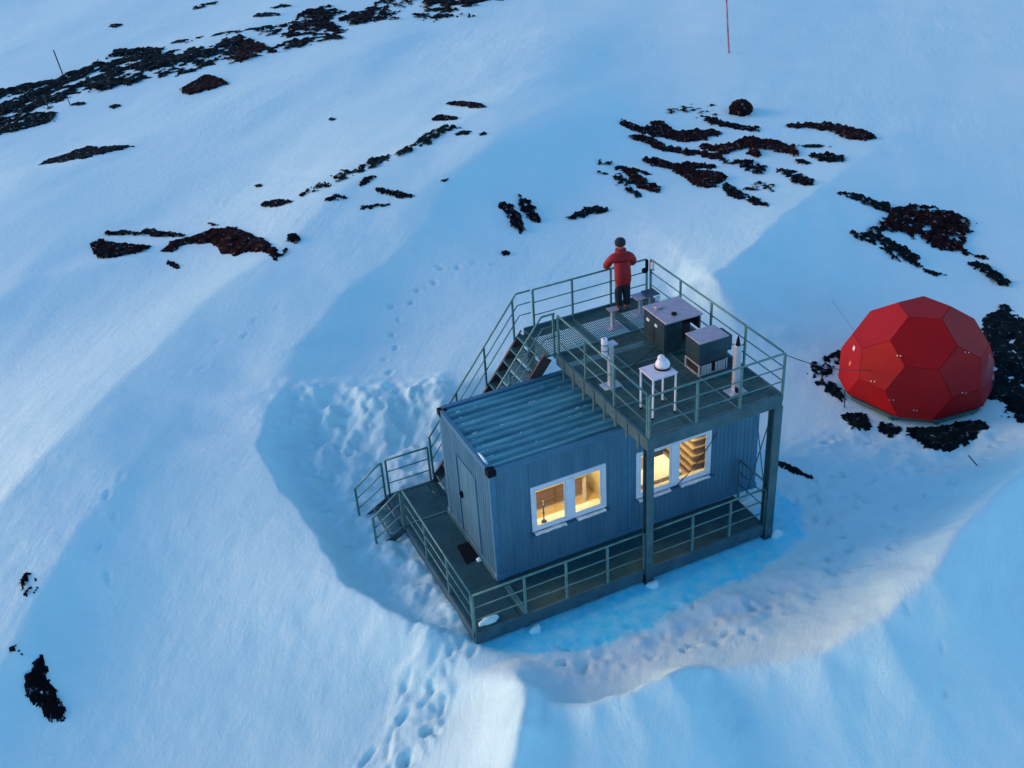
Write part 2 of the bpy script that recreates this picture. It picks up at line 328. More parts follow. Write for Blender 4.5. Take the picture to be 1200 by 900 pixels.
# ------------------------------------------------------------------ object helpers
def tag(o, label=None, cat=None, group=None, kind=None):
    for k, v in (('label', label), ('category', cat), ('group', group), ('kind', kind)):
        if v: o[k] = v
    return o
def empty(name, loc=(0,0,0), rz=0):
    o = bpy.data.objects.new(name, None); COL.objects.link(o); o.location = loc; o.rotation_euler = (0,0,rz); o.empty_display_size = .1; return o
class MB:
    def __init__(s): s.v = []; s.f = []
    def hexa(s, c):
        n = len(s.v); s.v += [tuple(p) for p in c]
        s.f += [(n,n+3,n+2,n+1),(n+4,n+5,n+6,n+7),(n,n+1,n+5,n+4),(n+1,n+2,n+6,n+5),(n+2,n+3,n+7,n+6),(n+3,n,n+4,n+7)]
        return s
    def box(s, x0, x1, y0, y1, z0, z1):
        return s.hexa([(x0,y0,z0),(x1,y0,z0),(x1,y1,z0),(x0,y1,z0),(x0,y0,z1),(x1,y0,z1),(x1,y1,z1),(x0,y1,z1)])
    def bar(s, a, b, w, h, up=(0,0,1)):
        a, b = Vector(a), Vector(b); d = (b-a).normalized(); u = Vector(up)
        if abs(d.dot(u)) > .99: u = Vector((0,1,0))
        r = d.cross(u).normalized(); u = r.cross(d).normalized()
        r = r*w/2; u = u*h/2
        return s.hexa([a-r-u, a+r-u, b+r-u, b-r-u, a-r+u, a+r+u, b+r+u, b-r+u])
    def tube(s, pts, rad, n=8, caps=True):
        pts = [Vector(p) for p in pts]; base = len(s.v)
        rr = rad if isinstance(rad, (list, tuple)) else [rad]*len(pts)
        for i, p in enumerate(pts):
            d = (pts[min(i+1, len(pts)-1)]-pts[max(i-1, 0)]).normalized()
            u = Vector((0,0,1)) if abs(d.z) < .95 else Vector((0,1,0))
            r = d.cross(u).normalized(); u = r.cross(d)
            for k in range(n):
                a = 2*math.pi*k/n; s.v.append(tuple(p+rr[i]*(r*math.cos(a)+u*math.sin(a))))
        for i in range(len(pts)-1):
            for k in range(n):
                a = base+i*n+k; b_ = base+i*n+(k+1) % n; s.f.append((a, b_, b_+n, a+n))
        if caps:
            s.f.append(tuple(base+k for k in range(n))[::-1]); s.f.append(tuple(base+(len(pts)-1)*n+k for k in range(n)))
        return s
    def lathe(s, prof, c=(0,0,0), n=20):
        base = len(s.v)
        for r, z in prof:
            for k in range(n):
                a = 2*math.pi*k/n; s.v.append((c[0]+r*math.cos(a), c[1]+r*math.sin(a), c[2]+z))
        for i in range(len(prof)-1):
            for k in range(n):
                a = base+i*n+k; b_ = base+i*n+(k+1) % n; s.f.append((a, b_, b_+n, a+n))
        s.f.append(tuple(base+k for k in range(n))[::-1]); s.f.append(tuple(base+(len(prof)-1)*n+k for k in range(n)))
        return s
    def build(s, name, m_, parent=None, bevel=0, smoothed=False, loc=None):
        me = bpy.data.meshes.new(name); me.from_pydata(s.v, [], s.f); me.validate(); me.update()
        bm = bmesh.new(); bm.from_mesh(me); bmesh.ops.recalc_face_normals(bm, faces=bm.faces)
        if bevel: bmesh.ops.bevel(bm, geom=[e for e in bm.edges if e.is_manifold and e.calc_face_angle(0) > .6], offset=bevel, segments=1, affect='EDGES')
        bm.to_mesh(me); bm.free(); me.materials.append(m_)
        if smoothed: me.shade_smooth()
        o = bpy.data.objects.new(name, me); COL.objects.link(o)
        if loc is not None: o.location = loc
        if parent: o.parent = parent
        return o
def inst(src, name, parent, loc, rz=0):
    o = src.copy(); o.name = name; COL.objects.link(o); o.parent = parent; o.location = loc; o.rotation_euler = (0,0,rz); return o

# ------------------------------------------------------------------ the snowfield
tme = grid_mesh('snow_ground', XX, YY, ZZ); tme.materials.append(M['snow'])
for nm, arr in (('ice', smooth(-.35, .5, poly_sdf(XX.ravel(), YY.ravel(), ICE))),
                ('dirt', smooth(-.6, 1.0, poly_sdf(XX.ravel(), YY.ravel(), GP([(600,790),(640,770),(760,735),(860,690),(930,660),(960,700),(860,740),(760,790),(690,828),(640,825)]))))):
    at = tme.attributes.new(nm, 'FLOAT', 'POINT'); at.data.foreach_set('value', arr.astype(np.float32))
tag(bpy.data.objects.new('snow_ground', tme), kind='structure'); COL.objects.link(bpy.data.objects['snow_ground'])
def ground(x, y):
    i = int(np.clip(np.searchsorted(AX, x)-1, 0, len(AX)-2)); j = int(np.clip(np.searchsorted(AY, y)-1, 0, len(AY)-2))
    tx = (x-AX[i])/(AX[i+1]-AX[i]); ty = (y-AY[j])/(AY[j+1]-AY[j])
    return float((ZZ[j,i]*(1-tx)+ZZ[j,i+1]*tx)*(1-ty)+(ZZ[j+1,i]*(1-tx)+ZZ[j+1,i+1]*tx)*ty)
def ground_arr(X, Y):
    i = np.clip(np.searchsorted(AX, X)-1, 0, len(AX)-2); j = np.clip(np.searchsorted(AY, Y)-1, 0, len(AY)-2)
    tx = (X-AX[i])/(AX[i+1]-AX[i]); ty = (Y-AY[j])/(AY[j+1]-AY[j])
    return (ZZ[j,i]*(1-tx)+ZZ[j,i+1]*tx)*(1-ty)+(ZZ[j+1,i]*(1-tx)+ZZ[j+1,i+1]*tx)*ty
def hit(px, py):
    z = GZ
    for _ in range(25):
        x, y = G(px, py, z); z = z*.4+ground(x, y)*.6
    return x, y, z

# ------------------------------------------------------------------ cabin
DD, LL, HH = 2.438, 6.03, 2.62
cabin = tag(empty('field_cabin'), 'grey blue steel container cabin with corrugated walls and two lit windows', 'cabin')
def corr(name, p0, ud, nd, u0, u1, z0, z1, parent, m_, pitch=.10, dep=.014):
    """corrugated sheet standing on p0 + u*ud, ribs facing nd"""
    v, f = [], []; p0, ud, nd = Vector(p0), Vector(ud), Vector(nd); us = [u0]; k = math.floor(u0/pitch)
    while k*pitch < u1:
        for q in (0,.35,.5,.85):
            u = (k+q)*pitch
            if u0 < u < u1: us.append(u)
        k += 1
    us.append(u1)
    for u in us:
        q = (u/pitch) % 1; q = q if q < .999 else 0; d = dep if q < .36 or q > .9 else 0
        if abs(q-.5) < .02 or abs(q-.85) < .02: d = 0
        p = p0+ud*u+nd*d
        v += [(p.x,p.y,z0),(p.x,p.y,z1)]
    n = len(us)
    for i in range(n-1): f.append((2*i,2*i+2,2*i+3,2*i+1))
    # back sheet gives the wall thickness
    for u in (u0,u1):
        p = p0+ud*u-nd*.045; v += [(p.x,p.y,z0),(p.x,p.y,z1)]
    a = 2*n; f += [(a+2,a,a+1,a+3),(0,1,a+1,a),(2*n-2,a+2,a+3,2*n-1)]
    f += [tuple([2*i for i in range(n)][::-1]+[a,a+2]), tuple([2*i+1 for i in range(n)]+[a+3,a+1])]
    mb = MB(); mb.v, mb.f = v, f; return mb.build(name, m_, parent)
W1 = (.79,2.42,.90,1.96); W2 = (3.10,4.86,.82,1.94)
Z0, Z1 = .10, HH-.10
fw = ((0,0,0),(1,0,0),(0,-1,0))
for u0,u1,z0,z1 in ((.11,W1[0],Z0,Z1),(W1[0],W1[1],Z0,W1[2]),(W1[0],W1[1],W1[3],Z1),(W1[1],2.83,Z0,Z1),
                    (3.01,W2[0],Z0,Z1),(W2[0],W2[1],Z0,W2[2]),(W2[0],W2[1],W2[3],Z1),(W2[1],LL-.11,Z0,Z1)):
    corr('front_wall', *fw, u0, u1, z0, z1, cabin, M['paint'])
corr('end_wall', (0,0,0),(0,1,0),(-1,0,0), .11, .70, Z0, Z1, cabin, M['paint'])
corr('end_wall', (0,0,0),(0,1,0),(-1,0,0), 1.66, DD-.11, Z0, Z1, cabin, M['paint'])
corr('end_wall', (0,0,0),(0,1,0),(-1,0,0), .70, 1.66, 2.02, Z1, cabin, M['paint'])
corr('back_wall', (0,DD,0),(1,0,0),(0,1,0), .11, LL-.11, Z0, Z1, cabin, M['paint'])
corr('end_wall', (LL,0,0),(0,1,0),(1,0,0), .11, DD-.11, Z0, Z1, cabin, M['paint'])
door = MB().box(-.004,.045,.712,1.648,.12,2.008).build('door', M['paint'], cabin, .006)
MB().box(-.03,-.002,.70,.72,.12,2.03).box(-.03,-.002,1.64,1.66,.12,2.03).box(-.03,-.002,.72,1.64,2.01,2.03).build('door_frame', M['frame'], cabin)
MB().box(-.045,-.004,1.50,1.56,1.02,1.16).tube([(-.03,1.53,1.12),(-.07,1.53,1.12),(-.07,1.42,1.12)],.012).build('handle', M['dark'], door)
# posts, rails and corner castings
for x0,x1,y0,y1 in ((-.012,.11,-.012,.10),(2.83,2.908,-.012,.10),(2.914,3.01,-.012,.10),(LL-.107,LL+.012,-.012,.10),(-.012,.12,DD-.10,DD+.012),(LL-.122,LL+.012,DD-.10,DD+.012)):
    MB().box(x0,x1,y0,y1,.10,HH-.10).build('corner_post', M['frame'], cabin, .008)
fr_ = MB()
for z0,z1 in ((.0,.10),(HH-.10,HH)):
    fr_.box(.0,LL,-.018,.06,z0,z1).box(.0,LL,DD-.06,DD+.018,z0,z1).box(-.018,.06,.062,DD-.062,z0,z1).box(LL-.06,LL+.018,.062,DD-.062,z0,z1)
fr_.build('frame_rail', M['frame'], cabin, .006)
for x in (.05,LL-.05):
    for y in (.05,DD-.05):
        for z in (.06,HH-.06): MB().box(x-.085,x+.085,y-.085,y+.085,z-.07,z+.075).build('corner_casting', M['dark'] if z > 1 else M['frame'], cabin, .012)
# roof: profiled sheet, ribs run along the cabin
v, f = [], []; y = .07; prof = []
while y < DD-.07:
    for q, z in ((0,0),(.06,0),(.085,.045),(.135,.045),(.16,0)): 
        if y+q < DD-.07: prof.append((y+q, z))
    y += .215
prof.append((DD-.07, 0))
rf = MB()
for (ya, za), (yb, zb) in zip(prof[:-1], prof[1:]):
    if yb-ya < 1e-4: continue
    n = len(rf.v); z = HH-.055
    rf.v += [(.07,ya,z+za),(LL-.07,ya,z+za),(LL-.07,yb,z+zb),(.07,yb,z+zb)]; rf.f.append((n,n+1,n+2,n+3))
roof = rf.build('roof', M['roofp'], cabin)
MB().box(.062,LL-.062,.062,DD-.062,HH-.12,HH-.07).build('ceiling', M['iwhite'], cabin)
MB().box(-.022,.05,.13,DD-.13,HH+.002,HH+.035).box(.05,LL-.1,DD-.07,DD+.02,HH+.002,HH+.035).box(.13,2.6,-.02,.03,HH+.002,HH+.02).build('roof_edge', M['frame'], roof)
for (x0,x1,z0,z1) in (W1, W2):
    win = MB().box(x0,x1,-.035,.03,z0,z0+.085).box(x0,x1,-.035,.03,z1-.075,z1).box(x0,x0+.075,-.035,.03,z0+.085,z1-.075).box(x1-.10,x1,-.035,.03,z0+.085,z1-.075).build('window', M['upvc'], cabin, .006)
    xm = (x0+x1)/2+.01
    MB().box(xm-.085,xm+.085,-.045,.028,z0+.087,z1-.077).build('mullion', M['upvc'], win, .006)
    for a, c in ((x0+.078,xm-.088),(xm+.088,x1-.103)):
        MB().box(a,c,-.03,-.012,z0+.088,z0+.12).box(a,c,-.03,-.012,z1-.11,z1-.078).box(a,a+.03,-.03,-.012,z0+.12,z1-.11).box(c-.03,c,-.03,-.012,z0+.12,z1-.11).build('sash', M['upvc'], win)
        MB().box(a+.03,c-.03,-.024,-.018,z0+.12,z1-.11).build('pane', M['glass'], win)
    sill = MB().box(x0-.03,x1+.05,-.13,-.037,z0-.05,z0-.035).build('window_sill', M['frame'], win)
    sb_ = MB(); r_ = random.Random(int(x0*10))
    for a, c in ((x0+.03,xm-.12),(xm+.12,x1-.05)):
        k = a
        while k < c: 
            q = r_.uniform(.06,.12); sb_.box(k,min(k+q,c),-.128+r_.uniform(0,.02),-.04,z0-.034,z0-.012+r_.uniform(0,.012)); k += q+.002
    tag(sb_.build('sill_snow', M['sill'], win), kind='stuff')
rs_ = random.Random(8); sm = MB()
for _ in range(46):
    y_ = .09 + .215*rs_.randrange(0, 10) + rs_.uniform(.17,.20); x_ = rs_.choice([rs_.uniform(.08,.3), rs_.uniform(.08,.3), rs_.uniform(.1,2.6)]); L_ = rs_.uniform(.02,.09)
    if y_ < DD-.12: sm.box(x_, x_+L_, y_, y_+rs_.uniform(.006,.02), HH-.054, HH-.048)
tag(sm.build('frost', M['snow'], roof), kind='stuff')
# interior
MB().box(.07,2.92,.11,DD-.06,.102,.12).build('floor', M['wood'], cabin)
MB().box(2.98,LL-.07,.11,DD-.06,.102,.12).build('floor', M['wood'], cabin)
MB().box(2.925,2.975,.11,DD-.06,.102,HH-.125).build('partition_wall', M['iwall'], cabin)
MB().box(.09,2.92,DD-.085,DD-.05,.125,HH-.125).box(2.98,LL-.09,DD-.085,DD-.05,.125,HH-.125).box(.05,.085,.12,DD-.09,.125,HH-.125).box(LL-.085,LL-.05,.12,DD-.09,.125,HH-.125).build('inner_lining', M['iwall'], cabin)
def room_lamp(x, e):
    body = MB().box(x-.45,x+.45,.42,.58,HH-.17,HH-.125).build('ceiling_lamp', M['white'], cabin)
    l = bpy.data.lights.new('lamp_light', 'AREA'); l.shape = 'RECTANGLE'; l.size = .9; l.size_y = .16; l.energy = e; l.color = (1,.83,.52)
    o = bpy.data.objects.new('lamp_light', l); COL.objects.link(o); o.location = (x,.55,HH-.24); o.rotation_euler = (R(64),0,0); o.parent = cabin
room_lamp(1.6, 44); room_lamp(4.2, 32)
# things inside the rooms
t_ = tag(empty('candlestick', (1.13,.16,.90)), 'tall dark candlestick standing inside the left lit window', 'candlestick')
MB().lathe([(.05,0),(.055,.015),(.03,.03),(.012,.06),(.012,.2),(.024,.22),(.012,.24),(.012,.36),(.035,.38),(.03,.395)], n=12).build('stand', M['candle'], t_, smoothed=True)
MB().lathe([(.012,.395),(.012,.50)], n=8).build('candle', M['iwhite'], t_)
MB().box(.8,2.4,.11,.30,.86,.895).build('inner_sill', M['iwhite'], cabin); MB().box(3.12,4.84,.11,.20,.78,.815).build('inner_sill', M['iwhite'], cabin)
t_ = tag(empty('wooden_table', (1.75,1.6,.12)), 'pale wooden table seen through the left lit window', 'table')
MB().box(-.85,.9,-.42,.62,.68,.72).build('tabletop', M['slat'], t_, .005)
for x in (-.8,.85):
    for y in (-.36,.56): MB().box(x-.03,x+.03,y-.03,y+.03,0,.68).build('leg', M['iwhite'], t_)
for x, l_ in ((1.42,'white upright pole behind the left pane of the left window'),(2.3,'white upright pole behind the right pane of the left window')):
    tag(MB().tube([(x,2.2,.12),(x,2.2,HH-.13)],.03,10).build('white_pole', M['iwhite']), l_, 'pole')
t_ = tag(empty('desk', (3.75,.62,.12)), 'white desk under the middle pane of the right lit window', 'desk')
MB().box(-.62,.62,-.35,.35,.70,.74).build('desktop', M['iwhite'], t_, .005); MB().box(-.62,-.58,-.35,.35,0,.70).box(.58,.62,-.35,.35,0,.70).build('side_panel', M['iwhite'], t_)
tag(MB().box(3.45,3.95,.72,.92,.865,1.18).build('storage_box', M['slat'], bevel=.01), 'yellow box standing on the white desk indoors', 'box')
t_ = tag(empty('wooden_shelf', (5.2,1.4,.12)), 'wooden slatted shelf behind the right pane of the right window', 'shelf')
for i in range(9): MB().box(-.25,.42,-.65+i*.002,.55,.15+i*.2,.19+i*.2).build('board', M['slat'], t_)
MB().box(.42,.46,-.65,.6,0,2.0).box(-.25,.42,.56,.6,0,2.0).build('side_panel', M['slat'], t_)
tag(MB().box(4.1,4.5,1.9,2.2,.8,1.7).build('hanging_jacket', M['crimson'], bevel=.06), 'crimson jacket hanging indoors behind the right window', 'jacket')
tag(MB().box(4.05,4.75,1.55,2.3,.12,.78).build('navy_cushion_seat', M['navy'], bevel=.05), 'dark navy seat indoors beside the slatted shelf', 'seat')

# ------------------------------------------------------------------ decks
def railing(parent, p0, p1, zf, h, posts, end_posts=(True,True), m_=None):
    """a straight run of railing from p0 to p1 standing on zf; posts = list of fractions"""
    m_ = m_ or M['rail']; r = empty('railing', (0,0,0)); r.parent = parent
    x0,y0 = p0; x1,y1 = p1
    MB().tube([(x0,y0,zf+h),(x1,y1,zf+h)],.021,8).build('top_rail', m_, r, smoothed=True)
    for q in (1/3., 2/3.): MB().tube([(x0,y0,zf+h*q),(x1,y1,zf+h*q)],.0135,8).build('middle_rail', m_, r, smoothed=True)
    for a in posts:
        x,y = x0+(x1-x0)*a, y0+(y1-y0)*a
        MB().box(x-.02,x+.02,y-.02,y+.02,zf-.12,zf+h-.015).build('post', m_, r)
    return r
def grating_mesh(w, l, sp=.034, dep=.028, cr=.10):
    mb = MB(); x = sp/2
    while x < w: mb.box(x-.0022,x+.0022,.03,l-.03,-dep,0); x += sp
    y = .03
    while y < l: mb.box(.03,w-.03,y-.0035,y+.0035,-.009,-.0012); y += cr
    for a,b_,c,d in ((0,w,0,.028),(0,w,l-.028,l),(0,.012,.028,l-.028),(w-.012,w,.028,l-.028)): mb.box(a,b_,c,d,-dep-.002,.001)
    return mb
_gc = {}
def grating(parent, x, y, z, w, l, m_=None, **kw):
    k = (round(w,3), round(l,3), (m_ or M['grate']).name)
    if k not in _gc: _gc[k] = grating_mesh(w-.008, l-.008, **kw).build('deck_panel', m_ or M['grate'], parent, loc=(x+.004,y+.004,z)); return _gc[k]
    return inst(_gc[k], 'deck_panel', parent, (x+.004,y+.004,z))
def ibeam(mb, a, b, h, w):
    a, b = Vector(a), Vector(b); o = Vector((0,0,h/2-.006))
    mb.bar(a+o, b+o, w, .012); mb.bar(a-o, b-o, w, .012); mb.bar(a, b, .010, h-.026)
ZU = 3.10; UX0, UX1, UY0, UY1 = 2.69, 5.62, -1.15, 3.64; RH = .91
up = tag(empty('viewing_platform'), 'raised galvanised steel platform with railings above the right half of the cabin', 'platform')
# edge channels
MB().box(UX0,UX1,UY0-.03,UY0+.02,ZU-.24,ZU+.015).build('edge_beam', M['beam'], up)
MB().box(UX1-.02,UX1+.03,UY0+.02,UY1,ZU-.24,ZU+.015).build('edge_beam', M['beam'], up)
MB().box(2.52,UX1+.03,UY1+.002,UY1+.04,ZU-.24,ZU+.05).build('edge_beam', M['beam'], up)
MB().box(UX0-.05,UX0,UY0-.03,2.40,ZU-.24,ZU+.015).build('edge_beam', M['beam'], up)
for y in np.arange(-.9, 2.3, .42):
    if not (0 < y < .01): MB().box(UX0-.064,UX0-.052,y,y+.08,ZU-(.36 if y < .1 else .47),ZU-.03).build('bracket', M['beam'], up)
for y in (0.02,1.25,2.42):
    mb = MB(); ibeam(mb,(UX0,y,ZU-.16),(UX1-.022,y,ZU-.16),.2,.10); mb.build('cross_beam', M['beam'], up)
for x in (3.7,4.65):
    mb = MB()
    for a,c in ((UY0+.02,-.04),(.08,1.19),(1.31,2.36),(2.48,UY1)): ibeam(mb,(x,a,ZU-.12),(x,c,ZU-.12),.14,.07)
    mb.build('joist', M['beam'], up)
gx = [UX0+.004, 3.66, 4.64, UX1-.024]; gy = [UY0+.024, .03, 1.24, 2.42]
for i in range(3):
    for j in range(3): grating(up, gx[i], gy[j], ZU, gx[i+1]-gx[i], gy[j+1]-gy[j])
for a,c in ((2.53,3.66),(3.66,4.64),(4.64,UX1-.024)): grating(up, a, 2.42, ZU, c-a, UY1-2.42, sp=.045)
# floor joints laid as flat bars
fb = MB()
for x in (3.66,4.64): fb.box(x-.022,x+.022,UY0+.03,2.39,ZU+.003,ZU+.008)
for y in (.03,1.24,2.42): fb.box(UX0+.01,UX1-.03,y-.018,y+.018,ZU+.009,ZU+.013)
fb.build('joint_bar', M['rail'], up)
# columns
def column(x, y, z0, z1, w=.16):
    mb = MB(); mb.box(x-w/2,x+w/2,y-w/2,y-w/2+.014,z0,z1).box(x-w/2,x+w/2,y+w/2-.014,y+w/2,z0,z1).box(x-.006,x+.006,y-w/2+.014,y+w/2-.014,z0,z1)
    mb.box(x-w*.75,x+w*.75,y-w*.75,y+w*.75,z0-.02,z0); return mb.build('column', M['beam'], up)
column(UX0+.03, UY0+.055, GZ+.02, ZU-.25, .15); column(UX1-.06, UY0+.075, GZ+.02, ZU-.245, .19)
column(UX1-.06, UY1-.08, GZ-.1, ZU-.245, .15); column(2.62, UY1-.08, GZ-.1, ZU-.245, .12)
column(UX1-.06, .22, GZ-.1, ZU-.245, .0001+.10) if False else None
cb = MB()
for a, c in (((5.60,UY0+.15,ZU-.3),(5.60,.9,.2)),((5.60,.9,ZU-.3),(5.60,UY0+.15,.2))): pass
MB().tube([(UX1+.02,UY0+.2,ZU-.3),(UX1+.02,-.25,.15)],.012,6).tube([(UX1+.02,-.25,ZU-.3),(UX1+.02,UY0+.2,.15)],.012,6).build('cross_brace', M['beam'], up)
# railings of the platform
railing(up, (UX0,UY0), (UX1,UY0), ZU, RH, [0,.345,.67,1])
railing(up, (UX1,UY0+.06), (UX1,UY1-.06), ZU, RH, [.25,.5,.745,1])
railing(up, (UX1-.07,UY1), (2.76,UY1), ZU, RH, [0,.325,.665,1])
railing(up, (UX0,UY0+.06), (UX0,2.36), ZU, RH, [.0,.345,.67,1])
# ---- stair to the platform
st = tag(empty('platform_stairs'), 'steep steel stairs climbing behind the cabin to the raised platform', 'stairs')
SY0, SY1 = 2.52, 3.60; SX0, SX1 = .17, 2.50
sl_ = (ZU-0)/(SX1-SX0)
for y, nm in ((SY0-.02,'stringer'),(SY1+.02,'stringer')):
    MB().bar((SX0,y,.0-.02),(SX1,y,ZU-.10),.014,.22).build(nm, M['rust'], st)
    MB().bar((SX0-.06,y+.003,.12),(SX1-.06,y+.003,ZU+.04),.05,.02).build('stringer_edge', M['rust'], st)
nT = 13
for i in range(nT):
    z = (i+.5)*ZU/nT+.06; x = SX0+(z)/sl_
    g = grating_mesh(.26, SY1-SY0-.02, .03, .03, .12)
    o = g.box(0,.26,.0,.012,-.04,.004).box(-.012,0,.0,SY1-SY0-.02,-.04,.006) and g if i == 0 else None
    if i == 0: tread0 = g.build('tread', M['rail'], st, loc=(x-.13, SY0+.01, z))
    else: inst(tread0, 'tread', st, (x-.13, SY0+.01, z))
def stair_rail(y, x0, z0, x1, z1, xe, posts, low=True, parent=st):
    r = empty('handrail'); r.parent = parent; s = (z1-z0)/(x1-x0)
    MB().tube([(x0,y,z0),(x1,y,z1),(x1+.03,y,z1+.02),(xe,y,z1+.02)],.021,8).build('top_rail', M['rail'], r, smoothed=True)
    for d in (.30,.60): MB().tube([(x0,y,z0-d),(x1+d*.12,y,z1-d+d*.12*s),(xe,y,z1-d+d*.12*s)],.0135,8).build('middle_rail', M['rail'], r, smoothed=True)
    for x in posts:
        z = z0+(x-x0)*s; MB().box(x-.02,x+.02,y-.02,y+.02,z-.98,z-.015).build('post', M['rail'], r)
    return r
stair_rail(SY1+.05, .11, 1.13, 2.36, ZU+RH-.02, 2.70, [.13,.84,1.56,2.28])
stair_rail(SY0-.05, .20, 1.22, 2.36, ZU+RH-.02, 2.68, [.22,.9,1.6])
MB().box(2.62,2.66,SY0-.07,SY0-.03,ZU-.12,ZU+RH).build('post', M['rail'], st)
# ---- lower deck
low = tag(empty('walkway_deck'), 'low steel walkway deck with railings wrapping the front and door side of the cabin', 'walkway')
WX0, WX1, WY0, WY1 = -.97, 5.62, -1.10, 3.66
MB().box(WX0-.02,2.60,WY0-.03,WY0+.02,-.27,.01).build('edge_beam', M['beam'], low); MB().box(2.82,WX1-.16,WY0-.03,WY0+.02,-.27,.01).build('edge_beam', M['beam'], low)
MB().box(WX0-.025,WX0+.02,WY0+.02,WY1,-.25,.01).build('edge_beam', M['beam'], low)
MB().box(WX0+.02,.18,WY1-.03,WY1+.02,-.25,.01).build('edge_beam', M['beam'], low); MB().box(WX1-.2,WX1-.15,WY0+.02,-.03,-.25,.01).build('edge_beam', M['beam'], low)
for a,c in ((WY0+.02,0.02),(.02,1.24),(1.24,2.50),(2.50,WY1-.03)):
    MB().box(WX0+.024,-.05,a+.004,c-.004,-.02,.0).build('deck_panel', M['plate'], low)
MB().box(.0-.03,.18,2.50,WY1-.034,-.02,.0).build('deck_panel', M['plate'], low)
MB().box(-.045,-.02,.02,2.45,.004,.05).build('kick_plate', M['rail'], low)
MB().box(WX0+.03,-.06,2.48,2.52,.004,.012).build('joint_bar', M['rail'], low)
for a,c in ((-.04,.93),(.93,1.9),(1.9,2.86),(2.86,3.8),(3.8,4.7),(4.7,WX1-.2)):
    MB().box(a+.004,c-.004,WY0+.024,-.03,-.02,-.0).build('deck_panel', M['plate'], low)
MB().box(.03,.13,WY0+.02,-.25,.004,.03).build('joint_bar', M['rail'], low)
for x,y in ((.08,WY0+.06),(WX0+.1,2.4),(WX0+.1,.6)): MB().box(x-.06,x+.06,y-.06,y+.06,GZ-.1,-.022).build('foot', M['beam'], low)
railing(low, (WX0,WY0), (2.64,WY0), .0, RH, [0,.29,.53,.775,1]); railing(low, (2.80,WY0), (WX1-.14,WY0), .0, RH, [0,.35,.68,1])
railing(low, (WX0,WY0+.06), (WX0,2.46), .0, RH, [0,.33,.66,1]); railing(low, (WX0+.06,WY1), (.06,WY1), .0, RH, [0,1])
railing(low, (WX1-.05,WY0+.18), (WX1-.05,-.08), .0, RH, [1])
# ---- entry steps
es = tag(empty('entry_steps'), 'short flight of steel steps leading from the snow to the walkway corner', 'steps')
for y in (2.50,3.60): MB().bar((-1.00,y,-.08),(-1.66,y,-.46),.014,.16).build('stringer', M['beam'], es)
for i in range(2): 
    g = grating_mesh(.28, 1.06, .034, .03, .12).box(-.012,0,0,1.06,-.05,.004)
    g.build('tread', M['rail'], es, loc=(-1.34-.3*i, 2.52, -.15-.17*i))
for y in (2.48,3.62):
    r = empty('handrail'); r.parent = es
    MB().tube([(-1.66,y,.46),(-1.10,y,.88),(WX0-.03,y,.90)],.021,8).build('top_rail', M['rail'], r, smoothed=True)
    for d in (.30,.60): MB().tube([(-1.66,y,.46-d*.9),(-1.08,y,.88-d),(WX0-.03,y,.90-d)],.0135,8).build('middle_rail', M['rail'], r, smoothed=True)
    for x,z1,z0 in ((-1.66,.46,-.45),(WX0-.05,.9,-.1)): MB().box(x-.022,x+.022,y-.022,y+.022,z0,z1).build('post', M['rail'], r)
# ---- small things on the lower deck
tag(MB().hexa([(-.31,1.33,.006),(-.36,.74,.006),(-.06,.78,.006),(-.04,1.34,.006),(-.31,1.33,.022),(-.36,.74,.022),(-.06,.78,.022),(-.04,1.34,.022)]).build('door_mat', M['dark']), 'black door mat on the walkway in front of the cabin door', 'door mat')
def snow_lump(name, label, x, y, z, rx, ry, rz, seed, rot=0):
    bm = bmesh.new(); bmesh.ops.create_icosphere(bm, subdivisions=3, radius=1); r_ = random.Random(seed); ph = [r_.uniform(0,6) for _ in range(6)]
    for v_ in bm.verts:
        c = v_.co; k = 1+.18*math.sin(3*c.x+ph[0])*math.sin(3.3*c.y+ph[1])+.1*math.sin(7*c.x+ph[2])*math.sin(6*c.y+ph[3]+c.z*4)
        v_.co = Vector((c.x*rx*k, c.y*ry*k, max(c.z, -.15)*rz*k))
    me = bpy.data.meshes.new(name); bm.to_mesh(me); bm.free(); me.materials.append(M['snow']); me.shade_smooth()
    o = bpy.data.objects.new(name, me); COL.objects.link(o); o.location = (x,y,z); o.rotation_euler = (0,0,rot); return tag(o, label, 'snow')
snow_lump('snow_lump', 'white lump of snow on the front left corner of the walkway deck', -.62, -.93, .01, .20, .09, .07, 1, .1)
snow_lump('snow_lump', 'small snow lump at the foot under the front walkway', .16, -1.26, GZ, .13, .10, .10, 2)
snow_lump('snow_lump', 'small snow lump at the foot of the middle platform column', 2.74, -1.27, GZ, .13, .1, .10, 3)
snow_lump('snow_lump', 'small snow lump at the foot of the right platform column', 5.74, -1.2, GZ, .14, .1, .12, 4)
snow_lump('snow_strip', 'thin strip of snow lying on the front left edge of the cabin roof', .06, .42, HH+.015, .04, .26, .035, 5)
snow_lump('snow_lump', 'little heap of snow beside the door mat', -.08, .72, .01, .06, .07, .05, 6)

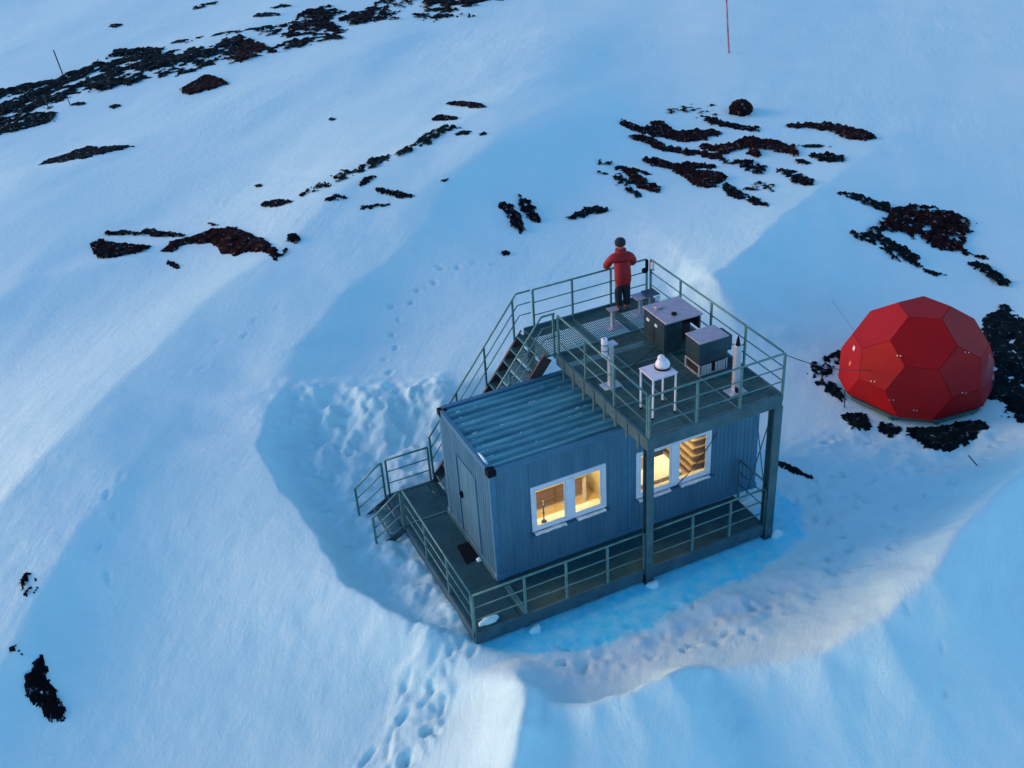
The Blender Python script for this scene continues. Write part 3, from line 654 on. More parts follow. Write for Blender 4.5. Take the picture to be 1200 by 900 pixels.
# ------------------------------------------------------------------ instruments on the platform
z = ZU+.012
c = tag(empty('instrument_cabinet', (4.50,1.20,z)), 'large stainless steel cabinet with an open side and an overhanging top', 'cabinet')
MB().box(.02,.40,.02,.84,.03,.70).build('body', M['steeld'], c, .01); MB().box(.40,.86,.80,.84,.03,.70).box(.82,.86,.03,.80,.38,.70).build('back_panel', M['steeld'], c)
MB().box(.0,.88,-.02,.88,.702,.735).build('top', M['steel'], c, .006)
MB().box(.402,.80,.30,.79,.03,.46).build('void_block', M['black'], c, .01)  # block painted black for the shade inside the open bay
for y0,y1 in ((.04,.42),(.44,.82)):
    d_ = MB().box(.004,.018,y0,y1,.05,.69).build('door', M['steeld'], c)
    MB().box(-.012,.004,y1-.12 if y0 < .2 else y0+.16,y1-.03 if y0 < .2 else y0+.26,.50,.56).build('label_plate', M['white'], d_)
MB().box(.15,.32,.58,.70,.736,.775).build('junction_box', M['steel'], c, .01); MB().lathe([(.055,.736),(.06,.745),(.05,.77)], (.36,.25,0), 14).build('cable_gland', M['dark'], c)
for x in (.05,.83):
    for y in (.05,.81): MB().box(x-.02,x+.02,y-.02,y+.02,0,.03).build('foot', M['dark'], c)
c = tag(empty('battery_cabinet', (4.62,.16,z)), 'smaller stainless steel cabinet on a frame with white louvred base', 'cabinet')
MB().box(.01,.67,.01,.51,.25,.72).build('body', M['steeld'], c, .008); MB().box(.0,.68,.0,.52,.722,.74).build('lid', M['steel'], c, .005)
MB().box(.60,.80,.06,.42,.36,.69).build('side_box', M['steeld'], c, .01)
fr_ = MB()
for x in (.02,.65):
    for y in (.02,.49): fr_.box(x-.015,x+.015,y-.015,y+.015,0,.248)
fr_.box(.037,.633,.008,.03,.0,.03).box(.037,.633,.48,.50,.0,.03).box(.008,.03,.037,.47,.0,.03).box(.008,.03,.037,.47,.215,.245).build('base_frame', M['alu'], c)
for i in range(4): MB().box(.06+i*.06,.11+i*.06,.0,.012,.035,.235).build('louvre', M['alu'], c)
for i in range(4): MB().box(.38+i*.06,.43+i*.06,.0,.012,.035,.235).build('louvre', M['alu'], c)
MB().box(.05,.62,.035,.47,.03,.22).build('void_block', M['black'], c)  # black block stands in for the shade behind the louvres
c = tag(empty('white_table', (3.04,-.69,z)), 'small white metal table carrying a white dome instrument', 'table')
MB().box(0,.54,0,.49,.865,.885).build('tabletop', M['white'], c, .004)
for x in (.03,.51):
    for y in (.03,.46): l_ = MB().box(x-.014,x+.014,y-.014,y+.014,.04,.865).build('leg', M['white'], c); MB().lathe([(.022,0),(.02,.04)], (x,y,0), 8).build('foot', M['dark'], l_)
MB().box(.044,.496,.022,.038,.835,.862).box(.022,.038,.044,.446,.835,.862).build('apron', M['white'], c)
c = tag(empty('dome_sensor', (3.43,-.40,z+.886)), 'white domed sky camera standing on the white metal table', 'sensor')
MB().lathe([(.15,0),(.155,.02),(.145,.03)], n=24).build('base_ring', M['dark'], c, smoothed=False)
MB().lathe([(.138,.031),(.135,.09),(.115,.13),(.085,.165),(.075,.18)], n=24).build('housing', M['white'], c, smoothed=True)
MB().lathe([(.07,.181),(.066,.215),(.045,.245),(.015,.258)], (-.02,.02,0), n=20).build('dome', M['white'], c, smoothed=True)
for (px,py,h,w_,lab,kind) in ((3.00,.77,.92,.10,'grey instrument post with a ringed white cylinder, behind the left railing','l'),(4.93,-.62,1.02,.12,'tall grey instrument post with a small black head near the front right railing','r')):
    c = tag(empty('instrument_post', (px,py,z)), lab, 'post')
    MB().box(-.19,.19,-.13,.13,0,.015).build('base_plate', M['alu'], c); MB().box(-w_/2,w_/2,-w_/2,w_/2,.015,h).build('column', M['alu'], c, .01)
    if kind == 'l':
        MB().box(-.08,.12,-.08,.10,h,h+.02).build('top_plate', M['alu'], c)
        cyl = MB().lathe([(.062,-.22),(.062,-.13),(.055,-.125),(.055,-.10),(.062,-.095),(.062,.0),(.055,.005),(.055,.03),(.062,.035),(.062,.14),(.05,.155),(.03,.155),(.03,.12)], (-.12,.02,h), 20).build('cylinder_sensor', M['white'], c, smoothed=False)
        MB().lathe([(.057,-.12),(.057,-.10)], (-.12,.02,h), 20).lathe([(.057,.01),(.057,.028)], (-.12,.02,h), 20).build('ring', M['dark'], cyl)
    else:
        MB().lathe([(.05,0),(.035,.06),(.03,.12),(.012,.19)], (0,0,h), 12).build('sensor_head', M['dark'], c, smoothed=True)
        MB().box(-.06,-.03,-.14,-.06,.05,.14).build('clamp', M['dark'], c); MB().tube([(.05,0,h-.05),(.16,.02,h-.03)],.01).build('arm', M['dark'], c)
for (px,py,h,s,lab) in ((4.20,2.78,.42,.11,'low empty pedestal with a small top plate, in front of the person'),(5.02,3.02,.40,.17,'low pedestal with a wide square top plate near the back right corner'),):
    c = tag(empty('pedestal', (px,py,z)), lab, 'pedestal')
    MB().box(-.17,.17,-.13,.13,0,.012).build('base_plate', M['steel'], c); MB().box(-.035,.035,-.035,.035,.012,h).build('column', M['alu'], c); MB().box(-s,s,-s*.9,s*.9,h,h+.015).build('top_plate', M['steel'], c)
c = tag(empty('plate_stool', (5.22,2.98,z)), 'small steel stand with a tilted square plate in the back right corner', 'stand')
MB().box(-.12,.17,-.16,.16,.44,.455).build('top_plate', M['steeld'], c); MB().box(-.02,.02,-.02,.02,0,.44).box(-.1,.1,-.08,.08,0,.012).build('column', M['alu'], c)
MB().box(.05,.17,-.17,-.162,.30,.42).build('label_plate', M['white'], c)
c = tag(empty('corner_sensor', (UX1-.005,UY1-.14,ZU+RH-.13)), 'small white cylinder sensor on the back right railing post', 'sensor')
MB().lathe([(.045,-.06),(.048,.08),(.035,.10)], n=16).build('housing', M['white'], c); MB().lathe([(.035,-.09),(.047,-.061)], n=16).build('lens_ring', M['dark'], c)
c = tag(empty('corner_lamp', (UX1-.15,UY1-.04,ZU+RH-.24)), 'round dark floodlight clamped to the back railing corner', 'lamp')
bm = bmesh.new(); bmesh.ops.create_icosphere(bm, subdivisions=2, radius=.065); me = bpy.data.meshes.new('housing'); bm.to_mesh(me); bm.free(); me.materials.append(M['dark']); me.shade_smooth(); o = bpy.data.objects.new('housing', me); COL.objects.link(o); o.parent = c
MB().box(.03,.09,-.02,.02,-.03,.24).build('bracket', M['dark'], c)

# ------------------------------------------------------------------ person
def skinned(name, pts, edges, m_, parent, root=0, sub=2):
    me = bpy.data.meshes.new(name); me.from_pydata([p[:3] for p in pts], edges, [])
    o = bpy.data.objects.new(name, me); COL.objects.link(o)
    md = o.modifiers.new('s', 'SKIN'); sv = me.skin_vertices[0].data
    for i, p in enumerate(pts):
        r = p[3]; sv[i].radius = (r, p[4] if len(p) > 4 else r); sv[i].use_root = (i == root)
    o.modifiers.new('u', 'SUBSURF').levels = sub; o.modifiers['u'].render_levels = sub
    dg = bpy.context.evaluated_depsgraph_get(); m2 = bpy.data.meshes.new_from_object(o.evaluated_get(dg)); o.modifiers.clear()
    o.data = m2; m2.materials.clear(); m2.materials.append(m_); m2.shade_smooth(); o.parent = parent; o.name = name; return o
per = tag(empty('person', (4.74,3.31,ZU+.012), math.pi-.22), 'person in red jacket and dark cap leaning on the railing with their back turned', 'person')
P_ = [(0,.05,.80,.08),(0,.03,.95,.075),(0,-.01,1.09,.075),(0,-.05,1.21,.055),(0,-.08,1.31,.045),(0,-.11,1.365,.06),(0,-.12,1.43,.082),(0,-.115,1.49,.07)]
E_ = [(0,1),(1,2),(2,3),(3,4),(4,5),(5,6),(6,7)]
HX, HY, HZ = .05, -.37, .955
for s in (-1,1):
    n = len(P_)
    P_ += [(s*.15,-.05,1.195,.045),(s*.275,-.15,.965,.040),(s*(HX+.05),HY+.035,HZ,.032),(s*HX,HY,HZ-.005,.028)]
    E_ += [(3,n),(n,n+1),(n+1,n+2),(n+2,n+3)]
    h0 = n+3
    for dx,dz in ((-.02,.028),(-.028,.010),(-.026,-.008),(-.020,-.024)):
        q = len(P_); P_ += [(s*(HX+dx*.5),HY-.027,HZ+dz,.0095),(s*(HX+dx*1.6),HY-.041,HZ+dz,.008),(s*(HX+dx*2.2),HY-.031,HZ+dz,.007)]
        E_ += [(h0,q),(q,q+1),(q+1,q+2)]
    q = len(P_); P_ += [(s*(HX-.02),HY+.005,HZ+.03,.010),(s*(HX-.04),HY-.01,HZ+.04,.008)]; E_ += [(h0,q),(q,q+1)]
    q = len(P_); P_ += [(s*.085,.04,.74,.085),(s*.092,.0,.43,.055),(s*.09,.045,.09,.04),(s*.10,-.07,.035,.035)]
    E_ += [(0,q),(q,q+1),(q+1,q+2),(q+2,q+3)]
skinned('body', P_, E_, M['skin'], per)
for s in (-1,1):
    Q_ = [(s*(HX+.05),HY+.035,HZ,.038),(s*HX,HY,HZ-.005,.036)]; EQ = [(0,1)]
    for dx,dz in ((-.02,.028),(-.028,.010),(-.026,-.008),(-.020,-.024)):
        q = len(Q_); Q_ += [(s*(HX+dx*.5),HY-.027,HZ+dz,.0145),(s*(HX+dx*1.6),HY-.042,HZ+dz,.0135),(s*(HX+dx*2.2),HY-.032,HZ+dz,.012)]; EQ += [(1,q),(q,q+1),(q+1,q+2)]
    q = len(Q_); Q_ += [(s*(HX-.02),HY+.005,HZ+.033,.016),(s*(HX-.042),HY-.011,HZ+.043,.013)]; EQ += [(1,q),(q,q+1)]
    skinned('glove', Q_, EQ, M['hat'], per)
J = [(0,.055,.60,.185,.155),(0,.05,.80,.175,.150),(0,.02,.98,.175,.145),(0,-.02,1.12,.185,.14),(0,-.06,1.21,.155,.12),(0,-.08,1.31,.085)]
EJ = [(0,1),(1,2),(2,3),(3,4),(4,5)]
for s in (-1,1):
    n = len(J); J += [(s*.185,-.05,1.19,.088),(s*.240,-.10,1.08,.086),(s*.280,-.15,.965,.080),(s*.20,-.25,.96,.066),(s*.12,-.325,.957,.050)]; EJ += [(4,n),(n,n+1),(n+1,n+2),(n+2,n+3),(n+3,n+4)]
skinned('jacket', J, EJ, M['jacket'], per)
T = [(0,.05,.70,.10,.085)]; ET = []
for s in (-1,1):
    n = len(T); T += [(s*.070,.045,.60,.085),(s*.082,.0,.43,.084),(s*.08,.045,.13,.074)]; ET += [(0,n),(n,n+1),(n+1,n+2)]
skinned('trousers', T, ET, M['trouser'], per)
for s in (-1,1): skinned('boot', [(s*.083,.06,.13,.06),(s*.085,.05,.05,.058),(s*.10,-.07,.045,.048),(s*.105,-.13,.035,.036)], [(0,1),(1,2),(2,3)], M['boot'], per)
MB().lathe([(.100,-.01),(.106,.03),(.102,.08),(.074,.12),(.02,.138)], (0,-.115,1.44), 20).build('cap', M['hat'], per, smoothed=True)
MB().hexa([(-.075,-.19,1.468),(.075,-.19,1.468),(.05,-.255,1.458),(-.05,-.255,1.458),(-.075,-.19,1.48),(.075,-.19,1.48),(.05,-.255,1.466),(-.05,-.255,1.466)]).build('cap_brim', M['hat'], per, .004)
skinned('nose', [(0,-.19,1.435,.011),(0,-.208,1.408,.013),(0,-.198,1.402,.008)], [(0,1),(1,2)], M['skin'], per)
for s in (-1,1):
    MB().lathe([(.004,-.008),(.011,0),(.004,.008)], (s*.03,-.198,1.44), 8).build('eye', M['dark'], per); skinned('ear', [(s*.083,-.11,1.43,.014),(s*.087,-.105,1.40,.010)], [(0,1)], M['skin'], per)
MB().box(-.026,.026,-.197,-.188,1.375,1.382).build('mouth', M['crimson'], per)
MB().lathe([(.115,-.05),(.112,.02),(.105,.06),(.085,.07)], (0,-.085,1.29), 18).build('collar', M['jacket'], per, smoothed=True)
per.scale = (1.12,1.12,1.06)
# ------------------------------------------------------------------ red dome shelter
DC = (11.97,1.71,.20); DR = 1.80
dome = tag(empty('dome_shelter', (DC[0],DC[1],DC[2]), 3.3674), 'red faceted fibreglass dome shelter on a low dark platform', 'shelter')
s5 = 5**.5
U_ = [Vector((0,0,1))]+[Vector((2/s5*math.cos(a*2*math.pi/5),2/s5*math.sin(a*2*math.pi/5),1/s5)) for a in range(5)]+[Vector((2/s5*math.cos((a+.5)*2*math.pi/5),2/s5*math.sin((a+.5)*2*math.pi/5),-1/s5)) for a in range(5)]+[Vector((0,0,-1))]
el_ = (U_[0]-U_[1]).length; nb = lambda i: [j for j in range(12) if j != i and abs((U_[i]-U_[j]).length-el_) < 1e-4]
nrm = ((2*U_[0]+U_[1])/3).length
vt = lambda i, j: (2*U_[i]+U_[j])/3/nrm*DR
faces = []
for i in range(12): faces.append([vt(i, j) for j in nb(i)])
for i in range(12):
    for j in range(i+1,12):
        for k in range(j+1,12):
            if j in nb(i) and k in nb(i) and k in nb(j): faces.append([vt(i,j),vt(j,i),vt(j,k),vt(k,j),vt(k,i),vt(i,k)])
ZB = -.172*DR
for fc in faces:
    c0 = sum(fc, Vector())/len(fc); nn = c0.normalized()
    if c0.z < ZB-.05: continue
    u = (fc[0]-c0).normalized(); v_ = nn.cross(u); fc = sorted(fc, key=lambda p: math.atan2((p-c0).dot(v_), (p-c0).dot(u)))
    bm = bmesh.new(); vs = [bm.verts.new(c0+(p-c0)*(1-.006/(p-c0).length)) for p in fc]; bm.faces.new(vs)
    if c0.z < ZB+.6:
        bmesh.ops.bisect_plane(bm, geom=bm.verts[:]+bm.edges[:]+bm.faces[:], plane_co=(0,0,ZB-.002), plane_no=(0,0,-1), clear_outer=True)
    if not bm.faces: bm.free(); continue
    r_ = bmesh.ops.extrude_face_region(bm, geom=bm.faces[:]); ex = [e for e in r_['geom'] if isinstance(e, bmesh.types.BMVert)]
    for e in ex: e.co -= nn*.035
    bmesh.ops.recalc_face_normals(bm, faces=bm.faces)
    bmesh.ops.bevel(bm, geom=[e for e in bm.edges if e.calc_face_angle(0) > .8], offset=.006, segments=2, affect='EDGES')
    me = bpy.data.meshes.new('panel'); bm.to_mesh(me); bm.free(); me.materials.append(M['red']); o = bpy.data.objects.new('panel', me); COL.objects.link(o); o.parent = dome
bm = bmesh.new()
for fc in faces:
    c0 = sum(fc, Vector())/len(fc); nn = c0.normalized()
    u = (fc[0]-c0).normalized(); v_ = nn.cross(u); fc = sorted(fc, key=lambda p: math.atan2((p-c0).dot(v_), (p-c0).dot(u)))
    bm.faces.new([bm.verts.new(p*.993) for p in fc])
bmesh.ops.remove_doubles(bm, verts=bm.verts, dist=.001)
bmesh.ops.bisect_plane(bm, geom=bm.verts[:]+bm.edges[:]+bm.faces[:], plane_co=(0,0,ZB), plane_no=(0,0,-1), clear_outer=True)
me = bpy.data.meshes.new('inner_shell'); bm.to_mesh(me); bm.free(); me.materials.append(M['redseam']); o = bpy.data.objects.new('inner_shell', me); COL.objects.link(o); o.parent = dome
# bolts on the seams, the sticker spots, the bulged disc
Rz = Matrix.Rotation(-3.3674, 3, 'Z')
def on_dome(px, py, r=DR*.985):
    d = Vector(ray(px, py)).normalized(); oc = Vector(CAM)-Vector(DC); b_ = oc.dot(d); disc = b_*b_-(oc.length_squared-r*r)
    if disc < 0: return None
    p = Vector(CAM)+d*(-b_-math.sqrt(disc))-Vector(DC); return Rz @ p
def stick_on(name, px, py, w_, h_, m_, th=.01, n=4, r=DR*.975):
    # push a small plate along its normal so it sits on the faceted surface
    p = on_dome(px, py, r); nn = p.normalized(); best = max(faces, key=lambda fc: (sum(fc, Vector())/len(fc)).normalized().dot(nn)); c0 = sum(best, Vector())/len(best); fn = c0.normalized()
    p = p*(c0.dot(fn)/p.dot(fn)); u = fn.cross(Vector((0,0,1))).normalized(); v_ = fn.cross(u)
    mb = MB(); a = []
    for zz in (-.004, th):
        for k in range(n): t_ = 2*math.pi*(k+.5)/n; a.append(p+fn*zz+u*math.cos(t_)*w_+v_*math.sin(t_)*h_)
    mb.v = [tuple(q) for q in a]; mb.f = [tuple(range(n))[::-1], tuple(range(n,2*n))]+[(k,(k+1)%n,n+(k+1)%n,n+k) for k in range(n)]
    return mb.build(name, m_, dome)
Q = lambda x, y: (940+x/4.6154, 330+y/4.6154)
for q in ((525,402),(382,540),(890,382),(484,640),(875,602),(612,704)):
    for dx in (-9,9): stick_on('fastener', *Q(q[0]+dx,q[1]+dx*.1), .014, .014, M['alu'], .015, 6)
stick_on('sticker', *Q(268,356), .075, .075, M['sticker_w'], .004); stick_on('sticker', *Q(236,440), .06, .08, M['sticker_o'], .004)
# translucent pinkish disc bulging from the right side
pw = on_dome(*Q(985,470), DR*.97); nn = pw.normalized(); best = max(faces, key=lambda fc: (sum(fc, Vector())/len(fc)).normalized().dot(nn)); c0 = sum(best, Vector())/len(best); fn = c0.normalized(); u = fn.cross(Vector((0,0,1))).normalized(); v_ = fn.cross(u)
mb = MB(); n = 20
for r_, h_ in ((.50,.005),(.49,.05),(.38,.11),(.2,.15),(.03,.165)):
    for k in range(n): a = 2*math.pi*k/n; mb.v.append(tuple(c0+fn*h_+u*math.cos(a)*r_+v_*math.sin(a)*r_))
for i in range(4):
    for k in range(n): mb.f.append((i*n+k,i*n+(k+1)%n,(i+1)*n+(k+1)%n,(i+1)*n+k))
mb.f.append(tuple(range(4*n,5*n))); mb.build('bulged_disc', M['bubble'], dome, smoothed=True)
# platform under the dome
pl = MB(); n = 10
ring = [(1.74*math.cos(2*math.pi*(k+.5)/n),1.74*math.sin(2*math.pi*(k+.5)/n)) for k in range(n)]
pl.v = [(x,y,ZB-.10) for x,y in ring]+[(x,y,ZB-.01) for x,y in ring]; pl.f = [tuple(range(n))[::-1], tuple(range(n,2*n))]+[(k,(k+1)%n,n+(k+1)%n,n+k) for k in range(n)]
pl.build('platform', M['plate'], dome, .01)
for k in range(n):
    x,y = ring[k]; wx, wy = DC[0]+x*math.cos(3.3674)-y*math.sin(3.3674), DC[1]+x*math.sin(3.3674)+y*math.cos(3.3674)
    MB().box(x*.93-.05,x*.93+.05,y*.93-.05,y*.93+.05,ground(wx,wy)-DC[2]-.15,ZB-.102).build('leg', M['beam'], dome)
er = MB()
for k in range(n):
    (xa,ya),(xb,yb) = ring[k], ring[(k+1)%n]; er.bar((xa*1.01,ya*1.01,ZB-.03),(xb*1.01,yb*1.01,ZB-.03),.02,.03)
er.build('platform_edge', M['rail'], dome)

# ------------------------------------------------------------------ cable, guys, poles
def thin(name, a, b, r, m_, label, cat, sag=0, n=10):
    pts = [(a[0]+(b[0]-a[0])*t/n, a[1]+(b[1]-a[1])*t/n, a[2]+(b[2]-a[2])*t/n-sag*4*(t/n)*(1-t/n)) for t in range(n+1)]
    return tag(MB().tube(pts, r, 5).build(name, m_), label, cat)
thin('cable', (UX1,UY0,ZU+RH-.03), (10.35,1.6,.75), .009, M['stick'], 'thin dark cable running from the platform corner railing to the dome', 'cable', .12)
thin('cable', (4.98,-.04,1.80), (3.72,-.04,.66), .009, M['stick'], 'black cable hanging across the right lit window and the wall below it', 'cable', .18, 14)
thin('cable', (4.62,.25,ZU+.03), (3.58,-.30,ZU+.03), .008, M['stick'], 'black cable on the platform floor between the small cabinet and the white table', 'cable', 0, 6)
thin('cable', (4.50,1.55,ZU+.03), (3.12,.86,ZU+.03), .008, M['stick'], 'black cable on the platform floor between the large cabinet and the left post', 'cable', 0, 6)
thin('cable', (5.30,.30,ZU+.10), (4.98,-.50,ZU+.10), .008, M['stick'], 'short black cable between the small cabinet and the tall right post', 'cable', .06, 8)
gx_, gy_, gz_ = hit(975,352); thin('guy_rope', (11.1,2.95,.9), (gx_,gy_,gz_), .004, M['stick'], 'thin guy rope from the back of the dome down to the snow', 'rope')
a = hit(855,62); b_ = hit(846,20)
tag(MB().tube([(a[0],a[1],a[2]-.3),(a[0]-.26,a[1]-.05,a[2]+1.7),(a[0]-.5,a[1]-.1,a[2]+3.7)],[.045,.04,.035],8).build('marker_pole', M['pole']), 'leaning reddish marker pole in the snow at the top', 'pole')
for (px,py,h,r_,lab) in ((76,92,1.4,.03,'thin dark stake left of the upper left rock band, taller one'),(57,126,.6,.025,'short dark stake at the lower edge of the upper left rock band'),(83,124,.35,.02,'tiny stake right of the short one below the upper left rock band')):
    x,y,zz = hit(px,py); tag(MB().tube([(x,y,zz-.2),(x-.12*h,y,zz+h)], r_, 6).build('stake', M['stick']), lab, 'stake')
for (px,py,dx,h,lab) in ((1147,545,-.25,.28,'thin dark stick lying in the snow below the dome'),(990,478,.02,.45,'thin dark stick upright at the left foot of the dome')):
    x,y,zz = hit(px,py); tag(MB().tube([(x,y,zz-.05),(x+dx,y+.1,zz+h)], .014, 6).build('stick', M['stick']), lab, 'stick')

# ------------------------------------------------------------------ rock outcrops showing through the snow
def stroke(pts):
    """outline (photo directions) of a tapering streak: pts = (x, y, half width)"""
    l, r = [], []
    for i, p in enumerate(pts):
        a, b_ = pts[max(i-1,0)], pts[min(i+1,len(pts)-1)]; dx, dy = b_[0]-a[0], b_[1]-a[1]; L = math.hypot(dx, dy) or 1
        l.append((p[0]-dy/L*p[2], p[1]+dx/L*p[2])); r.append((p[0]+dy/L*p[2], p[1]-dx/L*p[2]))
    e0 = pts[0]; e1 = pts[-1]
    return l+[(e1[0]+(e1[0]-pts[-2][0])*.08, e1[1]+(e1[1]-pts[-2][1])*.08)]+r[::-1]
def gl_(p):
    x, y, z = hit(*p); return (x, y)
_seed = [100]
def outcrop(label, shapes, m_='rock', h=.22, rag=.35, cover=0, group=None, cat='rock outcrop', name='rock_outcrop'):
    """shapes: 'L'/'R' photo half tables (doubled pixels) or 'F' full pixels; s = streak, p = outline"""
    h = h*(1 if cat == 'boulder' else .28); _seed[0] += 7; sd_ = _seed[0]; polys = []
    for fr, kind, pts in shapes:
        if fr == 'L': pts = [(p[0]/2, p[1]/2)+tuple(q/2 for q in p[2:]) for p in pts]
        if fr == 'R': pts = [(600+p[0]/2, p[1]/2)+tuple(q/2 for q in p[2:]) for p in pts]
        if kind == 's': pts = stroke(pts)
        polys.append([gl_(p) for p in pts])
    A = np.array([q for p in polys for q in p]); lo, hi = A.min(0), A.max(0); span = max(hi-lo)
    pad = min(.5, .15*span+.1); lo = lo-pad; hi = hi+pad; area = (hi-lo)[0]*(hi-lo)[1]
    dist = math.dist((lo+hi)/2, CAM[:2]); step = max(.026, dist*.0019, math.sqrt(area/45000))
    X, Y = np.meshgrid(np.arange(lo[0], hi[0]+step, step), np.arange(lo[1], hi[1]+step, step))
    sd = np.full(X.shape, -1e9)
    for p in polys: sd = np.maximum(sd, poly_sdf(X, Y, p))
    k = max(.2, min(span*.09, .9))
    u = X*WD[0]+Y*WD[1]; v = -X*WD[1]+Y*WD[0]
    cap = .45 if m_ == 'heath' else .28
    if cat == 'boulder': cap = 9; rag = 0
    val = np.minimum(sd/k, cap) + rag*(fbm(X/(k*1.1), Y/(k*1.1), sd_, 5, .62)*1.8) + rag*1.5*fbm(u/(k*1.5), v/(k*.3), sd_+3, 4, .6) - cover + rag*1.1*fbm(X/(k*.22), Y/(k*.22), sd_+9, 4, .7)
    rough = fbm(X/(k*.7), Y/(k*.7), sd_+5, 5, .65)
    Z = ground_arr(X, Y) + h*(1-np.exp(-np.maximum(val, 0)*2.2)) + np.minimum(val, 0)*h*1.2 + h*1.0*rough*smooth(0, .5, val) + .012
    me = grid_mesh(name, X, Y, Z, val > -.22); me.materials.append(M[m_])
    o = bpy.data.objects.new(name, me); COL.objects.link(o); return tag(o, label, cat, group)
O = outcrop
O('long dark rock band crossing the upper left corner of the snowfield', [('L','p',[(-60,225),(0,210),(60,200),(140,180),(220,150),(270,120),(340,108),(400,125),(470,112),(520,95),(560,85),(600,95),(610,118),(560,128),(520,150),(440,172),(380,183),(300,200),(200,225),(120,250),(60,262),(-60,290)])], 'green', .45, .55, .12)
O('ragged dark rock strip below the long upper left band at the photo edge', [('L','p',[(-60,290),(0,275),(60,268),(132,262),(125,285),(60,303),(0,316),(-60,330)])], 'green', .3, .45)
O('rust coloured low rock hump just under the end of the upper left band', [('L','p',[(420,210),(450,195),(480,175),(515,182),(540,197),(500,208),(440,224)])], 'heath', .35, .3)
O('rusty broken rocks where the upper left band meets the streaks', [('L','p',[(515,100),(560,85),(600,95),(640,115),(600,140),(560,150),(520,140),(540,120)])], 'heath', .35, .6, .1)
O('scattered dark rocks at the middle of the upper band', [('L','s',[(610,75,5),(680,70,16),(740,62,20),(800,70,8)]), ('L','s',[(630,120,4),(680,105,10),(740,92,8),(800,88,5)])], 'rock', .4, .6, .1)
O('dark streaked rocks near the top edge of the photo', [('L','s',[(690,38,4),(760,30,13),(830,42,14),(900,38,10),(1000,40,5),(1090,35,4)]), ('L','s',[(860,25,4),(920,8,12),(1000,2,16),(1100,-2,14),(1170,-4,6)]), ('L','s',[(930,28,3),(1010,22,5),(1060,24,4)])], 'rock', .45, .75, .1)
O('thin dark rock streak under the top edge, right end of the band', [('L','s',[(1035,18,3),(1060,24,7),(1075,22,2)]), ('L','s',[(1070,8,4),(1100,14,7),(1120,10,3)])], 'rock', .3, .5)
O('thin grey green streak above the upper band', [('L','s',[(595,38,3),(625,34,6),(655,34,2)]),('L','s',[(635,20,2),(660,15,4),(682,14,2)])], 'green', .2, .4)
O('pale streaked ground left of the upper band streaks', [('L','s',[(410,100,2),(480,88,5),(560,74,3),(640,60,2)])], 'green', .15, .8, .2)
O('thin broken dark streak near the top centre left edge', [('L','s',[(450,20,3),(480,14,5),(510,5,3)])], 'green', .2, .5)
for px,py,lb in ((136,30,'tiny dark stone alone in the snow above the upper left rock band'),(92,122,'small dark stone just below the upper left rock band'),(134,125,'flat dark stone in the snow right of the stakes')):
    O(lb, [('F','s',[(px-8,py+1,1.0),(px,py,2.6),(px+8,py-1,1.0)])], 'green', .2, .3, group='tiny stones near the upper left band')
O('long thin rusty heath streak on the left snow slope', [('L','s',[(95,385,2),(160,368,9),(210,356,13),(260,350,6),(312,343,2)])], 'green', .22, .3)
O('black rock at the left end of the rusty outcrop', [('L','p',[(212,572),(238,556),(250,566),(290,572),(355,578),(335,592),(300,598),(250,607),(228,606)])], 'rock', .35, .25)
O('thin dark ledge above the black rock of the left outcrop', [('L','s',[(250,548,4),(290,545,6),(325,548,4),(350,545,10),(385,550,6),(430,552,3)])], 'rock', .25, .35)
O('large rust brown rock hump, the biggest on the left slope', [('L','p',[(368,592),(400,568),(450,555),(500,537),(545,532),(590,550),(630,570),(652,598),(645,610),(625,592),(590,587),(550,602),(525,592),(490,570),(440,573),(400,590)])], 'heath', .4, .2)
O('small dark stone right of the rust brown hump', [('F','s',[(336,280,3),(343,279,6),(350,283,4)])], 'rock', .35, .2)
O('short dark streak under the rust brown hump', [('L','s',[(390,614,3),(408,622,6),(425,630,3)])], 'rock', .2, .3)
O('speckled dark ground at the right foot of the rust brown hump', [('L','s',[(640,606,4),(665,592,8),(688,582,4)])], 'green', .15, .8, .1)
O('dark lens shaped rock left end of the middle rock line', [('L','s',[(612,482,4),(645,477,10),(680,472,3)])], 'rock', .3, .25)
O('dark rock just right of the lens shaped one in the middle line', [('L','s',[(765,470,3),(790,463,8),(808,464,3)])], 'rock', .3, .35)
O('dark sloping rock streak, lowest of the middle rock line', [('L','s',[(880,442,4),(910,452,7),(940,458,8),(966,461,4)])], 'rock', .3, .25)
O('faint thin dark streak below the sloping rock streak', [('L','s',[(850,487,2),(880,484,5),(908,482,2)])], 'green', .15, .4)
O('speckled grey rocks low in the middle rock line', [('L','s',[(705,458,3),(745,440,6),(800,412,12),(840,402,5)])], 'green', .22, .7, .1)
O('speckled grey rocks high in the middle rock line', [('L','s',[(835,402,5),(870,385,12),(910,368,7)])], 'green', .22, .6, .05)
O('small dark rock between the two speckled patches and the streak', [('L','s',[(845,438,3),(865,420,7),(880,415,2)])], 'rock', .2, .5)
O('speckled rock patch climbing toward the small dark ovals', [('L','s',[(930,364,4),(965,345,6),(1000,325,13),(1045,302,8),(1070,298,3)])], 'green', .25, .6, .05)
O('dark oval rock above the speckled climbing patch', [('L','s',[(1010,281,3),(1040,276,7),(1072,279,3)])], 'rock', .3, .25)
O('dark long oval rock, highest of the middle rock line', [('L','s',[(1048,244,3),(1085,244,6),(1115,248,7),(1138,250,3)])], 'rock', .3, .25)
O('small thin dark rock right of the speckled climbing patch', [('L','s',[(1068,316,3),(1090,311,5),(1108,309,2)])], 'rock', .2, .3)
